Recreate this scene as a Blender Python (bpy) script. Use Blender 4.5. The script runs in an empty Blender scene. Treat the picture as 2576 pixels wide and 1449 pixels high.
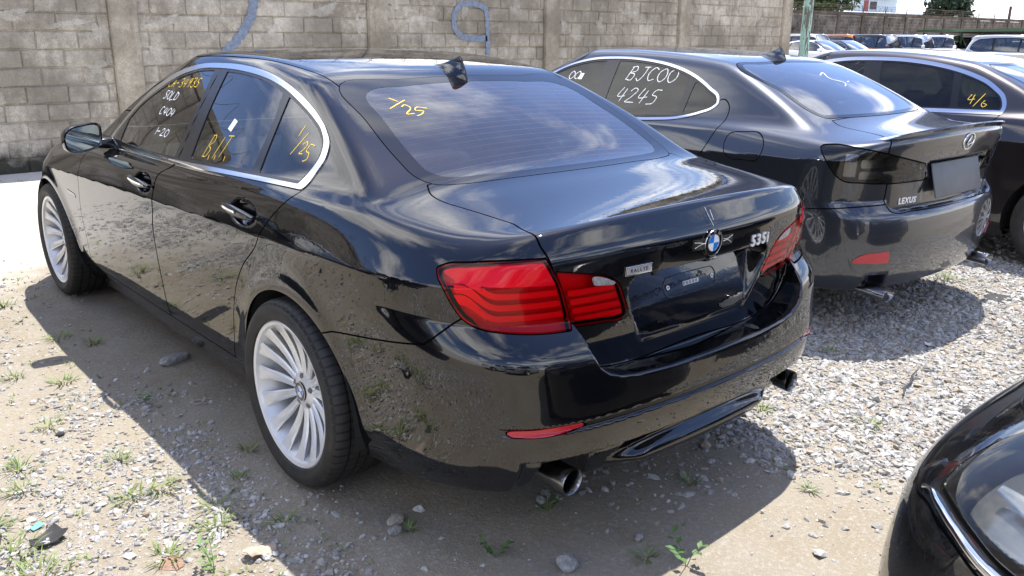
import bpy, bmesh, math, random
import numpy as np
from mathutils import Vector, Matrix

random.seed(7); RNG = np.random.default_rng(7)
SC = bpy.context.scene
C = SC.collection

# ---------------------------------------------------------------- camera
CAM_POS = (-2.1493, -2.5447, 1.5351)
CAM_YAW, CAM_PITCH, CAM_ROLL, CAM_F = .72254, .28944, .0089, 2152.43 / 2576.
cd = bpy.data.cameras.new('camera'); cam = bpy.data.objects.new('camera', cd); C.objects.link(cam)
cd.sensor_width = 36; cd.lens = 36 * CAM_F; cd.clip_start = .05; cd.clip_end = 2000
_cy, _sy, _cp, _sp = math.cos(CAM_YAW), math.sin(CAM_YAW), math.cos(CAM_PITCH), math.sin(CAM_PITCH)
_f = Vector((_sy * _cp, _cy * _cp, -_sp)); _r = Vector((_cy, -_sy, 0)); _u = _r.cross(_f)
_r2 = math.cos(CAM_ROLL) * _r + math.sin(CAM_ROLL) * _u; _u2 = -math.sin(CAM_ROLL) * _r + math.cos(CAM_ROLL) * _u
_m = Matrix((( _r2.x, _u2.x, -_f.x, CAM_POS[0]), (_r2.y, _u2.y, -_f.y, CAM_POS[1]), (_r2.z, _u2.z, -_f.z, CAM_POS[2]), (0, 0, 0, 1)))
cam.matrix_world = _m
SC.camera = cam

# ---------------------------------------------------------------- sky and sun
SUN_VEC = Vector((.30, .17, 1.)).normalized()           # towards the sun
SUN_EL = math.asin(SUN_VEC.z); SUN_AZ = math.atan2(SUN_VEC.x, SUN_VEC.y)
W = bpy.data.worlds.new('World'); SC.world = W; W.use_nodes = True
wn = W.node_tree.nodes; wl = W.node_tree.links; wn.clear()
def wnode(t, **k):
    n = wn.new(t)
    for a, b in k.items(): setattr(n, a, b)
    return n
sky = wnode('ShaderNodeTexSky', sky_type='NISHITA', sun_disc=False)
sky.sun_elevation = SUN_EL; sky.sun_rotation = SUN_AZ; sky.air_density = 1.0; sky.dust_density = .6; sky.ozone_density = 3.
geo = wnode('ShaderNodeTexCoord')
sep = wnode('ShaderNodeSeparateXYZ'); wl.new(geo.outputs['Generated'], sep.inputs[0])
def wmath(op, a, b=None, c=None):
    n = wnode('ShaderNodeMath', operation=op)
    for i, v in enumerate((a, b, c)):
        if v is None: continue
        if isinstance(v, (int, float)): n.inputs[i].default_value = v
        else: wl.new(v, n.inputs[i])
    return n.outputs[0]
# clouds on a flat layer: direction divided by its height
zc = wmath('ADD', wmath('MAXIMUM', sep.outputs[2], 0.), .10)
px = wmath('DIVIDE', sep.outputs[0], zc); py = wmath('DIVIDE', sep.outputs[1], zc)
cmb = wnode('ShaderNodeCombineXYZ'); wl.new(px, cmb.inputs[0]); wl.new(py, cmb.inputs[1]); cmb.inputs[2].default_value = 3.7
n1 = wnode('ShaderNodeTexNoise'); n1.inputs['Scale'].default_value = 1.1; n1.inputs['Detail'].default_value = 9; n1.inputs['Roughness'].default_value = .56; n1.inputs['Distortion'].default_value = .35
wl.new(cmb.outputs[0], n1.inputs['Vector'])
n2 = wnode('ShaderNodeTexNoise'); n2.inputs['Scale'].default_value = 2.3; n2.inputs['Detail'].default_value = 6; n2.inputs['Roughness'].default_value = .6
wl.new(cmb.outputs[0], n2.inputs['Vector'])
cov = wnode('ShaderNodeMapRange'); cov.interpolation_type = 'SMOOTHSTEP'; wl.new(n1.outputs[0], cov.inputs[0]); cov.inputs[1].default_value = .465; cov.inputs[2].default_value = .64
# the clouds close up towards the horizon
hz = wnode('ShaderNodeMapRange'); wl.new(sep.outputs[2], hz.inputs[0]); hz.inputs[1].default_value = .0; hz.inputs[2].default_value = .15; hz.inputs[3].default_value = 1.; hz.inputs[4].default_value = 0.
cv = wmath('MAXIMUM', cov.outputs[0], hz.outputs[0])
tone = wnode('ShaderNodeMapRange'); wl.new(n2.outputs[0], tone.inputs[0]); tone.inputs[1].default_value = .3; tone.inputs[2].default_value = .7; tone.inputs[3].default_value = 7.; tone.inputs[4].default_value = 15.
ccol = wnode('ShaderNodeVectorMath', operation='SCALE'); ccol.inputs[0].default_value = (1., 1.0, 1.02); wl.new(tone.outputs[0], ccol.inputs['Scale'])
mx = wnode('ShaderNodeMix', data_type='RGBA'); wl.new(cv, mx.inputs[0]); tnt = wnode('ShaderNodeVectorMath', operation='MULTIPLY'); tnt.inputs[1].default_value = (.98, .98, 1.16); wl.new(sky.outputs[0], tnt.inputs[0]); wl.new(tnt.outputs[0], mx.inputs[6]); wl.new(ccol.outputs[0], mx.inputs[7])
bg = wnode('ShaderNodeBackground'); bg.inputs[1].default_value = .135; wl.new(mx.outputs[2], bg.inputs[0])
wo = wnode('ShaderNodeOutputWorld'); wl.new(bg.outputs[0], wo.inputs[0])

sl = bpy.data.lights.new('sun', 'SUN'); sl.energy = 4.8; sl.angle = math.radians(.53); sl.color = (1., .955, .89)
so = bpy.data.objects.new('sun', sl); C.objects.link(so)
so.rotation_euler = SUN_VEC.to_track_quat('Z', 'Y').to_euler(); so.location = (6, 4, 20)

SC.view_settings.view_transform = 'Standard'; SC.view_settings.look = 'None'
SC.view_settings.gamma = 1; SC.view_settings.use_curve_mapping = False
SC.view_settings.exposure = .82
SC.render.engine = 'CYCLES'
SC.cycles.max_bounces = 10; SC.cycles.transparent_max_bounces = 16; SC.cycles.glossy_bounces = 5; SC.cycles.diffuse_bounces = 3
SC.cycles.use_denoising = True
SC.cycles.sample_clamp_indirect = 6
# ---------------------------------------------------------------- objects
def tag(o, label=None, cat=None, group=None, kind=None):
    if label: o['label'] = label
    if cat: o['category'] = cat
    if group: o['group'] = group
    if kind: o['kind'] = kind
    return o

def empty(name, loc=(0, 0, 0), rz=0., parent=None):
    o = bpy.data.objects.new(name, None); C.objects.link(o)
    o.location = loc; o.rotation_euler = (0, 0, rz); o.parent = parent; o.empty_display_size = .2
    return o

def link(name, me, parent=None, loc=(0, 0, 0), rot=(0, 0, 0), scale=None):
    o = bpy.data.objects.new(name, me); C.objects.link(o); o.parent = parent
    o.location = loc; o.rotation_euler = rot
    if scale is not None: o.scale = scale
    return o

def copy_tree(o, parent=None, data=None):
    c = o.copy(); C.objects.link(c); c.parent = parent
    for ch in list(o.children): copy_tree(ch, c)
    return c

def np_mesh(name, V, T, mats, N=None, smooth=True, fm=None):
    me = bpy.data.meshes.new(name)
    V = np.ascontiguousarray(V, np.float32); T = np.ascontiguousarray(T, np.int32)
    k = T.shape[1]
    me.vertices.add(len(V)); me.vertices.foreach_set('co', V.ravel())
    me.loops.add(T.size); me.loops.foreach_set('vertex_index', T.ravel())
    me.polygons.add(len(T)); me.polygons.foreach_set('loop_start', np.arange(0, T.size, k, dtype=np.int32))
    if not isinstance(mats, (list, tuple)): mats = [mats]
    for m in mats: me.materials.append(m)
    if fm is not None: me.polygons.foreach_set('material_index', np.ascontiguousarray(fm, np.int32))
    me.polygons.foreach_set('use_smooth', np.full(len(T), bool(smooth)))
    me.update(calc_edges=True)
    me.validate()
    if N is not None and len(me.vertices) == len(N):
        me.normals_split_custom_set_from_vertices([tuple(n) for n in N])
    return me

class MB:
    """collects simple shapes into one mesh"""
    def __init__(s): s.v = []; s.f = []
    def add(s, v, f):
        b = len(s.v); s.v += [tuple(q) for q in v]; s.f += [tuple(i + b for i in q) for q in f]; return s
    def box(s, x0, x1, y0, y1, z0, z1):
        v = [(x, y, z) for x in (x0, x1) for y in (y0, y1) for z in (z0, z1)]
        return s.add(v, [(0, 1, 3, 2), (4, 6, 7, 5), (0, 4, 5, 1), (2, 3, 7, 6), (0, 2, 6, 4), (1, 5, 7, 3)])
    def prism(s, poly, a0, a1, axis=0):
        """polygon in the two other axes, extruded along axis"""
        n = len(poly); v = []
        for a in (a0, a1):
            for p in poly:
                q = [p[0], p[1]]; q.insert(axis, a); v.append(q)
        f = [tuple(range(n))[::-1], tuple(range(n, 2 * n))] + [(i, (i + 1) % n, n + (i + 1) % n, n + i) for i in range(n)]
        return s.add(v, f)
    def tube(s, pts, r, n=8, cap=True):
        pts = [Vector(p) for p in pts]; rs = r if isinstance(r, (list, tuple)) else [r] * len(pts)
        rings = []; up = Vector((0, 0, 1)); base = len(s.v); vv = []
        for i, p in enumerate(pts):
            d = (pts[min(i + 1, len(pts) - 1)] - pts[max(i - 1, 0)]).normalized()
            a = d.cross(up)
            if a.length < 1e-3: a = d.cross(Vector((1, 0, 0)))
            a.normalize(); b = d.cross(a)
            for k in range(n):
                t = 2 * math.pi * k / n
                vv.append(p + (a * math.cos(t) + b * math.sin(t)) * rs[i])
        f = []
        for i in range(len(pts) - 1):
            for k in range(n):
                f.append((i * n + k, i * n + (k + 1) % n, (i + 1) * n + (k + 1) % n, (i + 1) * n + k))
        if cap: f += [tuple(range(n)), tuple(range((len(pts) - 1) * n, len(pts) * n))[::-1]]
        return s.add(vv, f)
    def lathe(s, prof, n=48, axis=0, closed=False):
        """profile of (r, a): radius and position along axis"""
        m = len(prof); vv = []
        for k in range(n):
            t = 2 * math.pi * k / n
            for r, a in prof:
                q = [r * math.cos(t), r * math.sin(t)]; q.insert(axis, a); vv.append(q)
        f = []
        for k in range(n):
            for i in range(m if closed else m - 1):
                j = (i + 1) % m; k2 = (k + 1) % n
                f.append((k * m + i, k * m + j, k2 * m + j, k2 * m + i))
        return s.add(vv, f)
    def mesh(s, name, mat, smooth=False, angle=None):
        me = bpy.data.meshes.new(name); me.from_pydata(s.v, [], s.f); me.materials.append(mat)
        bm = bmesh.new(); bm.from_mesh(me); bmesh.ops.recalc_face_normals(bm, faces=bm.faces); bm.to_mesh(me); bm.free()
        if smooth:
            me.polygons.foreach_set('use_smooth', np.ones(len(me.polygons), bool))
            if angle: me.set_sharp_from_angle(angle=math.radians(angle))
        return me
    def obj(s, name, mat, parent=None, smooth=False, angle=None, **k):
        return link(name, s.mesh(name, mat, smooth, angle), parent, **k)

def rounded(me, w, seg=2):
    bm = bmesh.new(); bm.from_mesh(me)
    bmesh.ops.bevel(bm, geom=list(bm.edges), offset=w, segments=seg, affect='EDGES', profile=.5, clamp_overlap=True)
    bm.to_mesh(me); bm.free()
    me.polygons.foreach_set('use_smooth', np.ones(len(me.polygons), bool)); me.set_sharp_from_angle(angle=math.radians(50))
    return me

def vnoise(x, y, seed=0):
    """smooth value noise in numpy"""
    def h(i, j):
        n = (i * 374761393 + j * 668265263 + seed * 1442695) & 0x7fffffff
        n = ((n ^ (n >> 13)) * 1274126177) & 0x7fffffff
        return ((n ^ (n >> 16)) & 0xffff) / 65535.
    xi = np.floor(x).astype(np.int64); yi = np.floor(y).astype(np.int64)
    u = x - xi; v = y - yi; u = u * u * (3 - 2 * u); v = v * v * (3 - 2 * v)
    return (h(xi, yi) * (1 - u) + h(xi + 1, yi) * u) * (1 - v) + (h(xi, yi + 1) * (1 - u) + h(xi + 1, yi + 1) * u) * v

# ---------------------------------------------------------------- materials
class NT:
    def __init__(s, name):
        s.m = bpy.data.materials.new(name); s.m.use_nodes = True
        s.n = s.m.node_tree.nodes; s.l = s.m.node_tree.links; s.n.clear()
        s.out = s.n.new('ShaderNodeOutputMaterial')
    def new(s, t, **k):
        n = s.n.new(t)
        for a, b in k.items(): setattr(n, a, b)
        return n
    def set(s, n, **k):
        for a, b in k.items():
            i = n.inputs[a.replace('_', ' ')]
            if hasattr(b, 'is_output') or isinstance(b, bpy.types.NodeSocket): s.l.new(b, i)
            else: i.default_value = b
        return n
    def coord(s, kind='Object'):
        return s.new('ShaderNodeTexCoord').outputs[kind]
    def noise(s, scale, detail=4, rough=.55, vec=None, dist=0., out=0):
        n = s.new('ShaderNodeTexNoise'); n.inputs['Scale'].default_value = scale; n.inputs['Detail'].default_value = detail
        n.inputs['Roughness'].default_value = rough; n.inputs['Distortion'].default_value = dist
        s.l.new(vec if vec is not None else s.coord(), n.inputs['Vector'])
        return n.outputs[out]
    def ramp(s, fac, stops):
        r = s.new('ShaderNodeValToRGB'); s.l.new(fac, r.inputs[0])
        e = r.color_ramp.elements
        while len(e) < len(stops): e.new(.5)
        for el, (p, c) in zip(e, stops):
            el.position = p; el.color = (c, c, c, 1) if isinstance(c, (int, float)) else (*c, 1)
        return r.outputs[0]
    def mix(s, f, a, b):
        n = s.new('ShaderNodeMix', data_type='RGBA')
        for i, v in ((0, f), (6, a), (7, b)):
            if isinstance(v, (int, float)): n.inputs[i].default_value = v
            elif isinstance(v, tuple): n.inputs[i].default_value = (*v, 1)
            else: s.l.new(v, n.inputs[i])
        return n.outputs[2]
    def math(s, op, a, b=None):
        n = s.new('ShaderNodeMath', operation=op)
        for i, v in ((0, a), (1, b)):
            if v is None: continue
            if isinstance(v, (int, float)): n.inputs[i].default_value = v
            else: s.l.new(v, n.inputs[i])
        return n.outputs[0]
    def bump(s, h, strength=.3, dist=.01):
        b = s.new('ShaderNodeBump'); b.inputs['Strength'].default_value = strength; b.inputs['Distance'].default_value = dist
        s.l.new(h, b.inputs['Height']); return b.outputs[0]
    def principled(s, **k):
        p = s.new('ShaderNodeBsdfPrincipled'); s.set(p, **k)
        s.l.new(p.outputs[0], s.out.inputs[0]); return p

def simple(name, col, rough=.5, metal=0., coat=0., spec=.5, var=0., vscale=8., bump=0., bscale=60.):
    t = NT(name)
    k = dict(Roughness=rough, Metallic=metal)
    if var:
        f = t.noise(vscale, 5)
        k['Base_Color'] = t.mix(t.ramp(f, [(.3, 0.), (.7, 1.)]), tuple(c * (1 - var) for c in col), tuple(min(1, c * (1 + var)) for c in col))
    else: k['Base_Color'] = (*col, 1)
    p = t.principled(**k)
    p.inputs['Specular IOR Level'].default_value = spec
    if coat: p.inputs['Coat Weight'].default_value = coat; p.inputs['Coat Roughness'].default_value = .02
    if bump: t.l.new(t.bump(t.noise(bscale, 4), bump, .005), p.inputs['Normal'])
    return t.m

def paint(name, col, metal=0., rough=.3, coat_rough=.015, dust=.12, flake=0.):
    """car paint under clear coat with a thin, patchy film of dust"""
    t = NT(name)
    co = t.coord()
    d = t.ramp(t.noise(3.1, 6, .62, co), [(.42, 0.), (.78, 1.)])
    fine = t.ramp(t.noise(260., 3, .6, co), [(.5, 0.), (.75, 1.)])
    df = t.math('MULTIPLY', t.math('ADD', t.math('MULTIPLY', d, .55), t.math('MULTIPLY', fine, .35)), dust)
    base = t.mix(df, col, (.30, .27, .22))
    p = t.principled(Base_Color=base, Metallic=metal, Roughness=rough)
    p.inputs['Coat Weight'].default_value = 1.; p.inputs['Coat IOR'].default_value = 1.68
    p.inputs['Specular IOR Level'].default_value = 0. if metal == 0 else .4
    t.l.new(t.math('ADD', t.math('MULTIPLY', df, .35), coat_rough), p.inputs['Coat Roughness'])
    # orange peel, a few hundredths of a millimetre
    t.l.new(t.bump(t.noise(35., 2, .5, co), .012, .01), p.inputs['Coat Normal'])
    return t.m

def glass(name, tint, refl=1.0, dirt=.03):
    t = NT(name)
    fr = t.new('ShaderNodeFresnel'); fr.inputs[0].default_value = 1.52
    f = t.math('MINIMUM', t.math('MULTIPLY', fr.outputs[0], 1.35 * refl), 1.)
    tr = t.new('ShaderNodeBsdfTransparent'); tr.inputs[0].default_value = (*tint, 1)
    gl = t.new('ShaderNodeBsdfGlossy'); gl.inputs['Roughness'].default_value = .012; gl.inputs[0].default_value = (1, 1, 1, 1)
    mx = t.new('ShaderNodeMixShader'); t.l.new(f, mx.inputs[0]); t.l.new(tr.outputs[0], mx.inputs[1]); t.l.new(gl.outputs[0], mx.inputs[2])
    df = t.new('ShaderNodeBsdfDiffuse'); df.inputs[0].default_value = (.4, .37, .32, 1)
    m2 = t.new('ShaderNodeMixShader')
    t.l.new(t.math('MULTIPLY', t.ramp(t.noise(9., 6, .65), [(.35, .2), (.8, 1.)]), dirt), m2.inputs[0])
    t.l.new(mx.outputs[0], m2.inputs[1]); t.l.new(df.outputs[0], m2.inputs[2])
    t.l.new(m2.outputs[0], t.out.inputs[0])
    return t.m

M = {}
M['black_paint'] = paint('black_paint', (.0030, .0033, .0045), dust=.012, coat_rough=.016)
M['grey_paint'] = paint('grey_paint', (.027, .032, .043), metal=.6, rough=.36, dust=.03)
M['brown_paint'] = paint('brown_paint', (.016, .0125, .0135), metal=.4, rough=.34, dust=.06)
M['dusty_paint'] = paint('dusty_paint', (.004, .0045, .006), dust=.16, coat_rough=.02)
M['white_paint'] = paint('white_paint', (.80, .80, .80), dust=.1)
M['orange_paint'] = paint('orange_paint', (.55, .20, .03), dust=.1)
M['silver_paint'] = paint('silver_paint', (.50, .52, .54), metal=.6, rough=.35, dust=.1)
M['chrome'] = simple('chrome', (.82, .83, .85), .07, 1.)
M['badge_chrome'] = simple('badge_chrome', (.92, .92, .92), .3, .35)
M['satin'] = simple('satin_chrome', (.72, .73, .75), .16, 1.)
M['trim'] = simple('black_trim', (.008, .008, .009), .22, spec=.5)
M['gap'] = simple('panel_gap', (.0015, .0015, .0015), .9, spec=.1)
M['plastic'] = simple('grey_plastic', (.018, .018, .019), .55, var=.2)
M['rubber'] = simple('rubber', (.012, .012, .012), .6, var=.2)
M['liner'] = simple('wheel_liner', (.012, .012, .012), .85, var=.3)
M['glass'] = glass('window_glass', (.34, .38, .37))
M['glass_dark'] = glass('tinted_glass', (.15, .18, .17), .62)
M['glass_far'] = glass('far_glass', (.50, .56, .56), 2.2)
M['glass_rear'] = glass('rear_glass', (.34, .38, .42), 1.35)
M['glass_clear'] = glass('clear_glass', (.30, .37, .35), .85)
M['frit'] = simple('ceramic_frit', (.006, .0065, .008), .06)
M['interior'] = simple('interior_dark', (.018, .018, .019), .8)
M['seat'] = simple('seat_leather', (.045, .043, .042), .5, bump=.1)
M['seat_tan'] = simple('seat_beige', (.30, .27, .22), .5)
M['mirror'] = simple('mirror_glass', (.34, .39, .40), .03, 1.)
M['alloy'] = simple('alloy_rim', (.78, .78, .775), .34, .45, var=.05)
M['alloy_dark'] = simple('alloy_inner', (.20, .20, .20), .45, .6)
M['disc'] = simple('brake_disc', (.10, .09, .08), .4, .8)
M['exhaust'] = simple('exhaust_steel', (.26, .26, .265), .22, 1., var=.25, vscale=14)
M['exhaust_in'] = simple('exhaust_soot', (.01, .01, .01), .9)
M['red_deep'] = simple('lamp_deep_red', (.60, .004, .020), .4)
M['red_bar'] = simple('lamp_bar_red', (.88, .004, .032), .35)
M['red_top'] = simple('lamp_top_red', (.92, .020, .110), .3)
M['reflector'] = simple('red_reflector', (.45, .008, .02), .12, coat=.6)
M['white_lamp'] = simple('white_lamp', (.34, .34, .335), .25, .3, var=.45, vscale=110)
M['silver_print'] = simple('silver_print', (.55, .55, .56), .3, .6)
M['white_print'] = simple('white_print', (.75, .75, .75), .4)
M['blue_enamel'] = simple('blue_enamel', (.015, .20, .60), .2, coat=.5)
M['black_enamel'] = simple('black_enamel', (.004, .004, .005), .15, coat=.5)
M['wire_orange'] = simple('heater_wire', (.85, .33, .15), .5)
M['chalk_y'] = simple('yellow_marker', (.75, .52, .06), .8)
M['chalk_w'] = simple('white_marker', (.80, .80, .78), .8)
M['lamp_in'] = simple('lamp_chrome', (.30, .31, .32), .25, .8)
M['lamp_dark'] = simple('lamp_dark', (.02, .02, .022), .2, .3)
M['tape'] = glass('adhesive_tape', (.86, .84, .80), .6, .22)

def red_lens(name):
    t = NT(name)
    fr = t.new('ShaderNodeFresnel'); fr.inputs[0].default_value = 1.38
    tr = t.new('ShaderNodeBsdfTransparent'); tr.inputs[0].default_value = (1., .30, .36, 1)
    gl = t.new('ShaderNodeBsdfGlossy'); gl.inputs['Roughness'].default_value = .02
    mx = t.new('ShaderNodeMixShader'); t.l.new(fr.outputs[0], mx.inputs[0]); t.l.new(tr.outputs[0], mx.inputs[1]); t.l.new(gl.outputs[0], mx.inputs[2])
    t.l.new(mx.outputs[0], t.out.inputs[0]); return t.m
M['red_lens'] = red_lens('red_lens')

def tyre_mat():
    t = NT('tyre_rubber')
    co = t.coord(); s = t.new('ShaderNodeSeparateXYZ'); t.l.new(co, s.inputs[0])
    ang = t.math('ARCTAN2', s.outputs[2], s.outputs[1])
    sip = t.math('SINE', t.math('MULTIPLY', ang, 66.))
    r = t.math('SQRT', t.math('ADD', t.math('MULTIPLY', s.outputs[1], s.outputs[1]), t.math('MULTIPLY', s.outputs[2], s.outputs[2])))
    tread = t.ramp(t.math('MULTIPLY', r, 1.), [(.318, 0.), (.324, 1.)])
    h = t.math('MULTIPLY', t.math('GREATER_THAN', sip, -.8), tread)
    dust = t.ramp(t.noise(22., 5, .6, co), [(.35, 0.), (.75, 1.)])
    col = t.mix(t.math('MULTIPLY', dust, .35), (.014, .014, .014), (.075, .066, .055))
    col = t.mix(t.math('MULTIPLY', tread, t.math('LESS_THAN', sip, -.72)), col, (.002, .002, .002))
    p = t.principled(Base_Color=col, Roughness=.62)
    t.l.new(t.bump(t.math('ADD', h, t.math('MULTIPLY', t.noise(120., 3, .5, co), .06)), 1., .015), p.inputs['Normal'])
    return t.m
M['tyre'] = tyre_mat()
# ---------------------------------------------------------------- implicit car bodies
def cspl(pts):
    """natural cubic spline through (x, y) points, linear beyond the ends"""
    xs = np.array([p[0] for p in pts], float); ys = np.array([p[1] for p in pts], float)
    o = np.argsort(xs); xs = xs[o]; ys = ys[o]
    n = len(xs); h = np.diff(xs)
    A = np.eye(n); r = np.zeros(n)
    for i in range(1, n - 1):
        A[i, i - 1] = h[i - 1]; A[i, i] = 2 * (h[i - 1] + h[i]); A[i, i + 1] = h[i]
        r[i] = 6 * ((ys[i + 1] - ys[i]) / h[i] - (ys[i] - ys[i - 1]) / h[i - 1])
    M = np.linalg.solve(A, r)
    s0 = (ys[1] - ys[0]) / h[0] - h[0] * (2 * M[0] + M[1]) / 6
    s1 = (ys[-1] - ys[-2]) / h[-1] + h[-1] * (2 * M[-1] + M[-2]) / 6
    # Horner form per cell, with straight cells at both ends
    c0 = np.concatenate([[ys[0]], ys[:-1], [ys[-1]]]); x_ = np.concatenate([[xs[0]], xs[:-1], [xs[-1]]])
    c1 = np.concatenate([[s0], (ys[1:] - ys[:-1]) / h - h * (2 * M[:-1] + M[1:]) / 6, [s1]])
    c2 = np.concatenate([[0], M[:-1] / 2, [0]]); c3 = np.concatenate([[0], (M[1:] - M[:-1]) / (6 * h), [0]])
    def f(x):
        x = np.asarray(x, float)
        i = np.searchsorted(xs, x, side='right')
        t = x - x_[i]
        return ((c3[i] * t + c2[i]) * t + c1[i]) * t + c0[i]
    return f

def smax(a, b, k):
    h = np.maximum(k - np.abs(a - b), 0) / k
    return np.maximum(a, b) + h * h * h * k / 6

def smin(a, b, k):
    return -smax(-a, -b, k)

def sstep(t):
    t = np.clip(t, 0, 1)
    return t * t * (3 - 2 * t)

def sp(t, e):
    return .5 * (t + np.sqrt(t * t + e * e)) - .5 * e * np.exp(-np.abs(t) / e)

def poly_sd(px, py, poly, margin=.06):
    """signed distance to a polygon (negative inside); exact only near it, otherwise just the margin"""
    P = np.asarray(poly, float)
    x0, y0 = P.min(0) - margin; x1, y1 = P.max(0) + margin
    m = (px > x0) & (px < x1) & (py > y0) & (py < y1)
    out = np.full(px.shape, margin)
    if m.any(): out[m] = _poly_sd(px[m], py[m], P)
    return out

def _poly_sd(px, py, P):
    d = np.full(px.shape, 1e9); ins = np.zeros(px.shape, bool)
    n = len(P)
    for i in range(n):
        ax, ay = P[i]; bx, by = P[(i + 1) % n]
        ex, ey = bx - ax, by - ay
        L = ex * ex + ey * ey
        if L < 1e-14: continue
        wx, wy = px - ax, py - ay
        t = np.clip((wx * ex + wy * ey) / L, 0, 1)
        d = np.minimum(d, (wx - t * ex) ** 2 + (wy - t * ey) ** 2)
        if abs(ey) > 1e-14:
            c = (ay <= py) != (by <= py)
            ins ^= c & (px < ax + wy / ey * ex)
    d = np.sqrt(d)
    return np.where(ins, -d, d)

def smooth_poly(pts, closed=True, n=6):
    """Catmull-Rom through points; a point given with a third value 1 is a corner"""
    out = []; N = len(pts)
    for i in range(N if closed else N - 1):
        p1 = pts[i]; p2 = pts[(i + 1) % N]
        p0 = pts[i - 1] if (closed or i > 0) else p1
        p3 = pts[(i + 2) % N] if (closed or i + 2 < N) else p2
        a0 = p1 if len(p1) > 2 else p0
        a3 = p2 if len(p2) > 2 else p3
        l0 = math.hypot(p1[0] - a0[0], p1[1] - a0[1]); l1 = math.hypot(p2[0] - p1[0], p2[1] - p1[1]); l2 = math.hypot(a3[0] - p2[0], a3[1] - p2[1])
        m1 = [0, 0]; m2 = [0, 0]
        for k in range(2):
            if l0 < 1e-9: m1[k] = (p2[k] - p1[k])
            else: m1[k] = ((p1[k] - a0[k]) / l0 * l1 + (p2[k] - p1[k]) / l1 * l0) / (l0 + l1) * l1
            if l2 < 1e-9: m2[k] = (p2[k] - p1[k])
            else: m2[k] = ((p2[k] - p1[k]) / l1 * l2 + (a3[k] - p2[k]) / l2 * l1) / (l1 + l2) * l1
        for j in range(n):
            t = j / n; t2 = t * t; t3 = t2 * t
            out.append(tuple((2 * t3 - 3 * t2 + 1) * p1[k] + (t3 - 2 * t2 + t) * m1[k] + (-2 * t3 + 3 * t2) * p2[k] + (t3 - t2) * m2[k] for k in range(2)))
    if not closed: out.append(tuple(pts[-1][:2]))
    return out

def sedan_field(P):
    """P: parameter dict -> F(x, y, z), negative inside"""
    Wd = cspl(P['plan']); zs = cspl(P['shoulder']); up1 = cspl(P['up1'])
    roof = cspl(P['roof']); deck = cspl(P['deck']); bot = cspl(P['bottom'])
    lid = cspl(P['lid']); bump = cspl(P['bump']); fr = cspl(P['front'])
    rw = P['rw']; ws = P['ws']; gx0 = cspl(P['belt_x'])
    low = cspl(P['lower'])
    def flow(ax, y, z):
        t = z - zs(y)
        e = P.get('crease', .03)
        u = sp(t, e); d = sp(-t, e)
        X = Wd(y) - (up1(y) * u + P['up2'] * u * u) - (P['dn1'] * d) + low(z)
        for wy in (0., P['wb']):
            m = np.abs(y - wy) < .65
            if m.any():
                r = np.sqrt((y[m] - wy) ** 2 + (z[m] - P['wr']) ** 2)
                X[m] += P['flare'] * np.exp(-((r - P['arch'] - .005) / .055) ** 2) * sstep((z[m] - .1) / .3)
        if 'side_extra' in P: X = X + P['side_extra'](ax, y, z)
        lo = ax - X
        m = y < -.30
        if m.any():
            am, zm, ym = ax[m], z[m], y[m]
            yl = lid(zm) + P['rp2'] * am ** 2 + P['rp4'] * am ** 4
            yb = bump(zm) + P['bp2'] * am ** 2 + P['bp4'] * am ** 4
            fr_ = P['rear_extra'](am, ym, zm, yl, yb) if 'rear_extra' in P else smin(yl, yb, P['bk']) - ym
            lo[m] = smax(lo[m], fr_, P['kr'])
        m = y > P['wb'] - .3
        if m.any():
            fy = fr(z[m]) - P['fp2'] * ax[m] ** 2 - P['fp4'] * ax[m] ** 4
            lo[m] = smax(lo[m], y[m] - fy, P['kf'])
        Z = deck(y) - P['dc2'] * ax ** 2 - P['dc4'] * ax ** 4
        if 'top_extra' in P: Z = P['top_extra'](ax, y, Z)
        lo = smax(lo, z - Z, P['kt'](y) if callable(P['kt']) else P['kt'])
        m = z < .6
        if m.any():
            zb_ = bot(y[m])
            if 'bot_extra' in P: zb_ = P['bot_extra'](ax[m], y[m], zb_)
            lo[m] = smax(lo[m], zb_ - z[m], P.get('kb', .05))
        return lo
    def fgh(ax, y, z):
        zz = z - P['gz0']
        zp = sp(zz, .02); zn = sp(-zz, .02)
        gs = (ax - (gx0(y) - P['gt1'] * zp - P['gt2'] * zp * zp - .6 * zn)) * P.get('gn', .83)
        gr = z - (roof(y) - P['rc2'] * ax ** 2 - P['rc4'] * ax ** 4)
        # rear window / windscreen: line through two points with sag and plan curve
        (ya, za), (yb_, zb), sag, pc = rw
        s = (y - pc * ax * ax - yb_) / (ya - yb_)
        g1 = (z - (zb + (za - zb) * s + sag * 4 * s * (1 - s))) / math.hypot(1, (za - zb) / (ya - yb_))
        (ya, za), (yb_, zb), sag, pc = ws
        s = (y + pc * ax * ax - yb_) / (ya - yb_)
        g2 = (z - (zb + (za - zb) * s + sag * 4 * s * (1 - s))) / math.hypot(1, (za - zb) / (ya - yb_))
        gh = smax(gr, smax(g1, g2, .02), P.get('krw', .05))
        gh = smax(gh, gs, P['kg'])
        return smax(gh, P['gz0'] - .07 - z, .02)
    def F(x, y, z):
        ax = np.abs(x)
        out = np.full(ax.shape, 9.)
        hi = z > P['gz0'] - .20; lo_ = z < P['gz0'] + .30
        if lo_.any(): out[lo_] = flow(ax[lo_], y[lo_], z[lo_])
        if hi.any():
            g = fgh(ax[hi], y[hi], z[hi])
            out[hi] = smin(out[hi], g, P['ku'])
        return out
    return F

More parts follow.
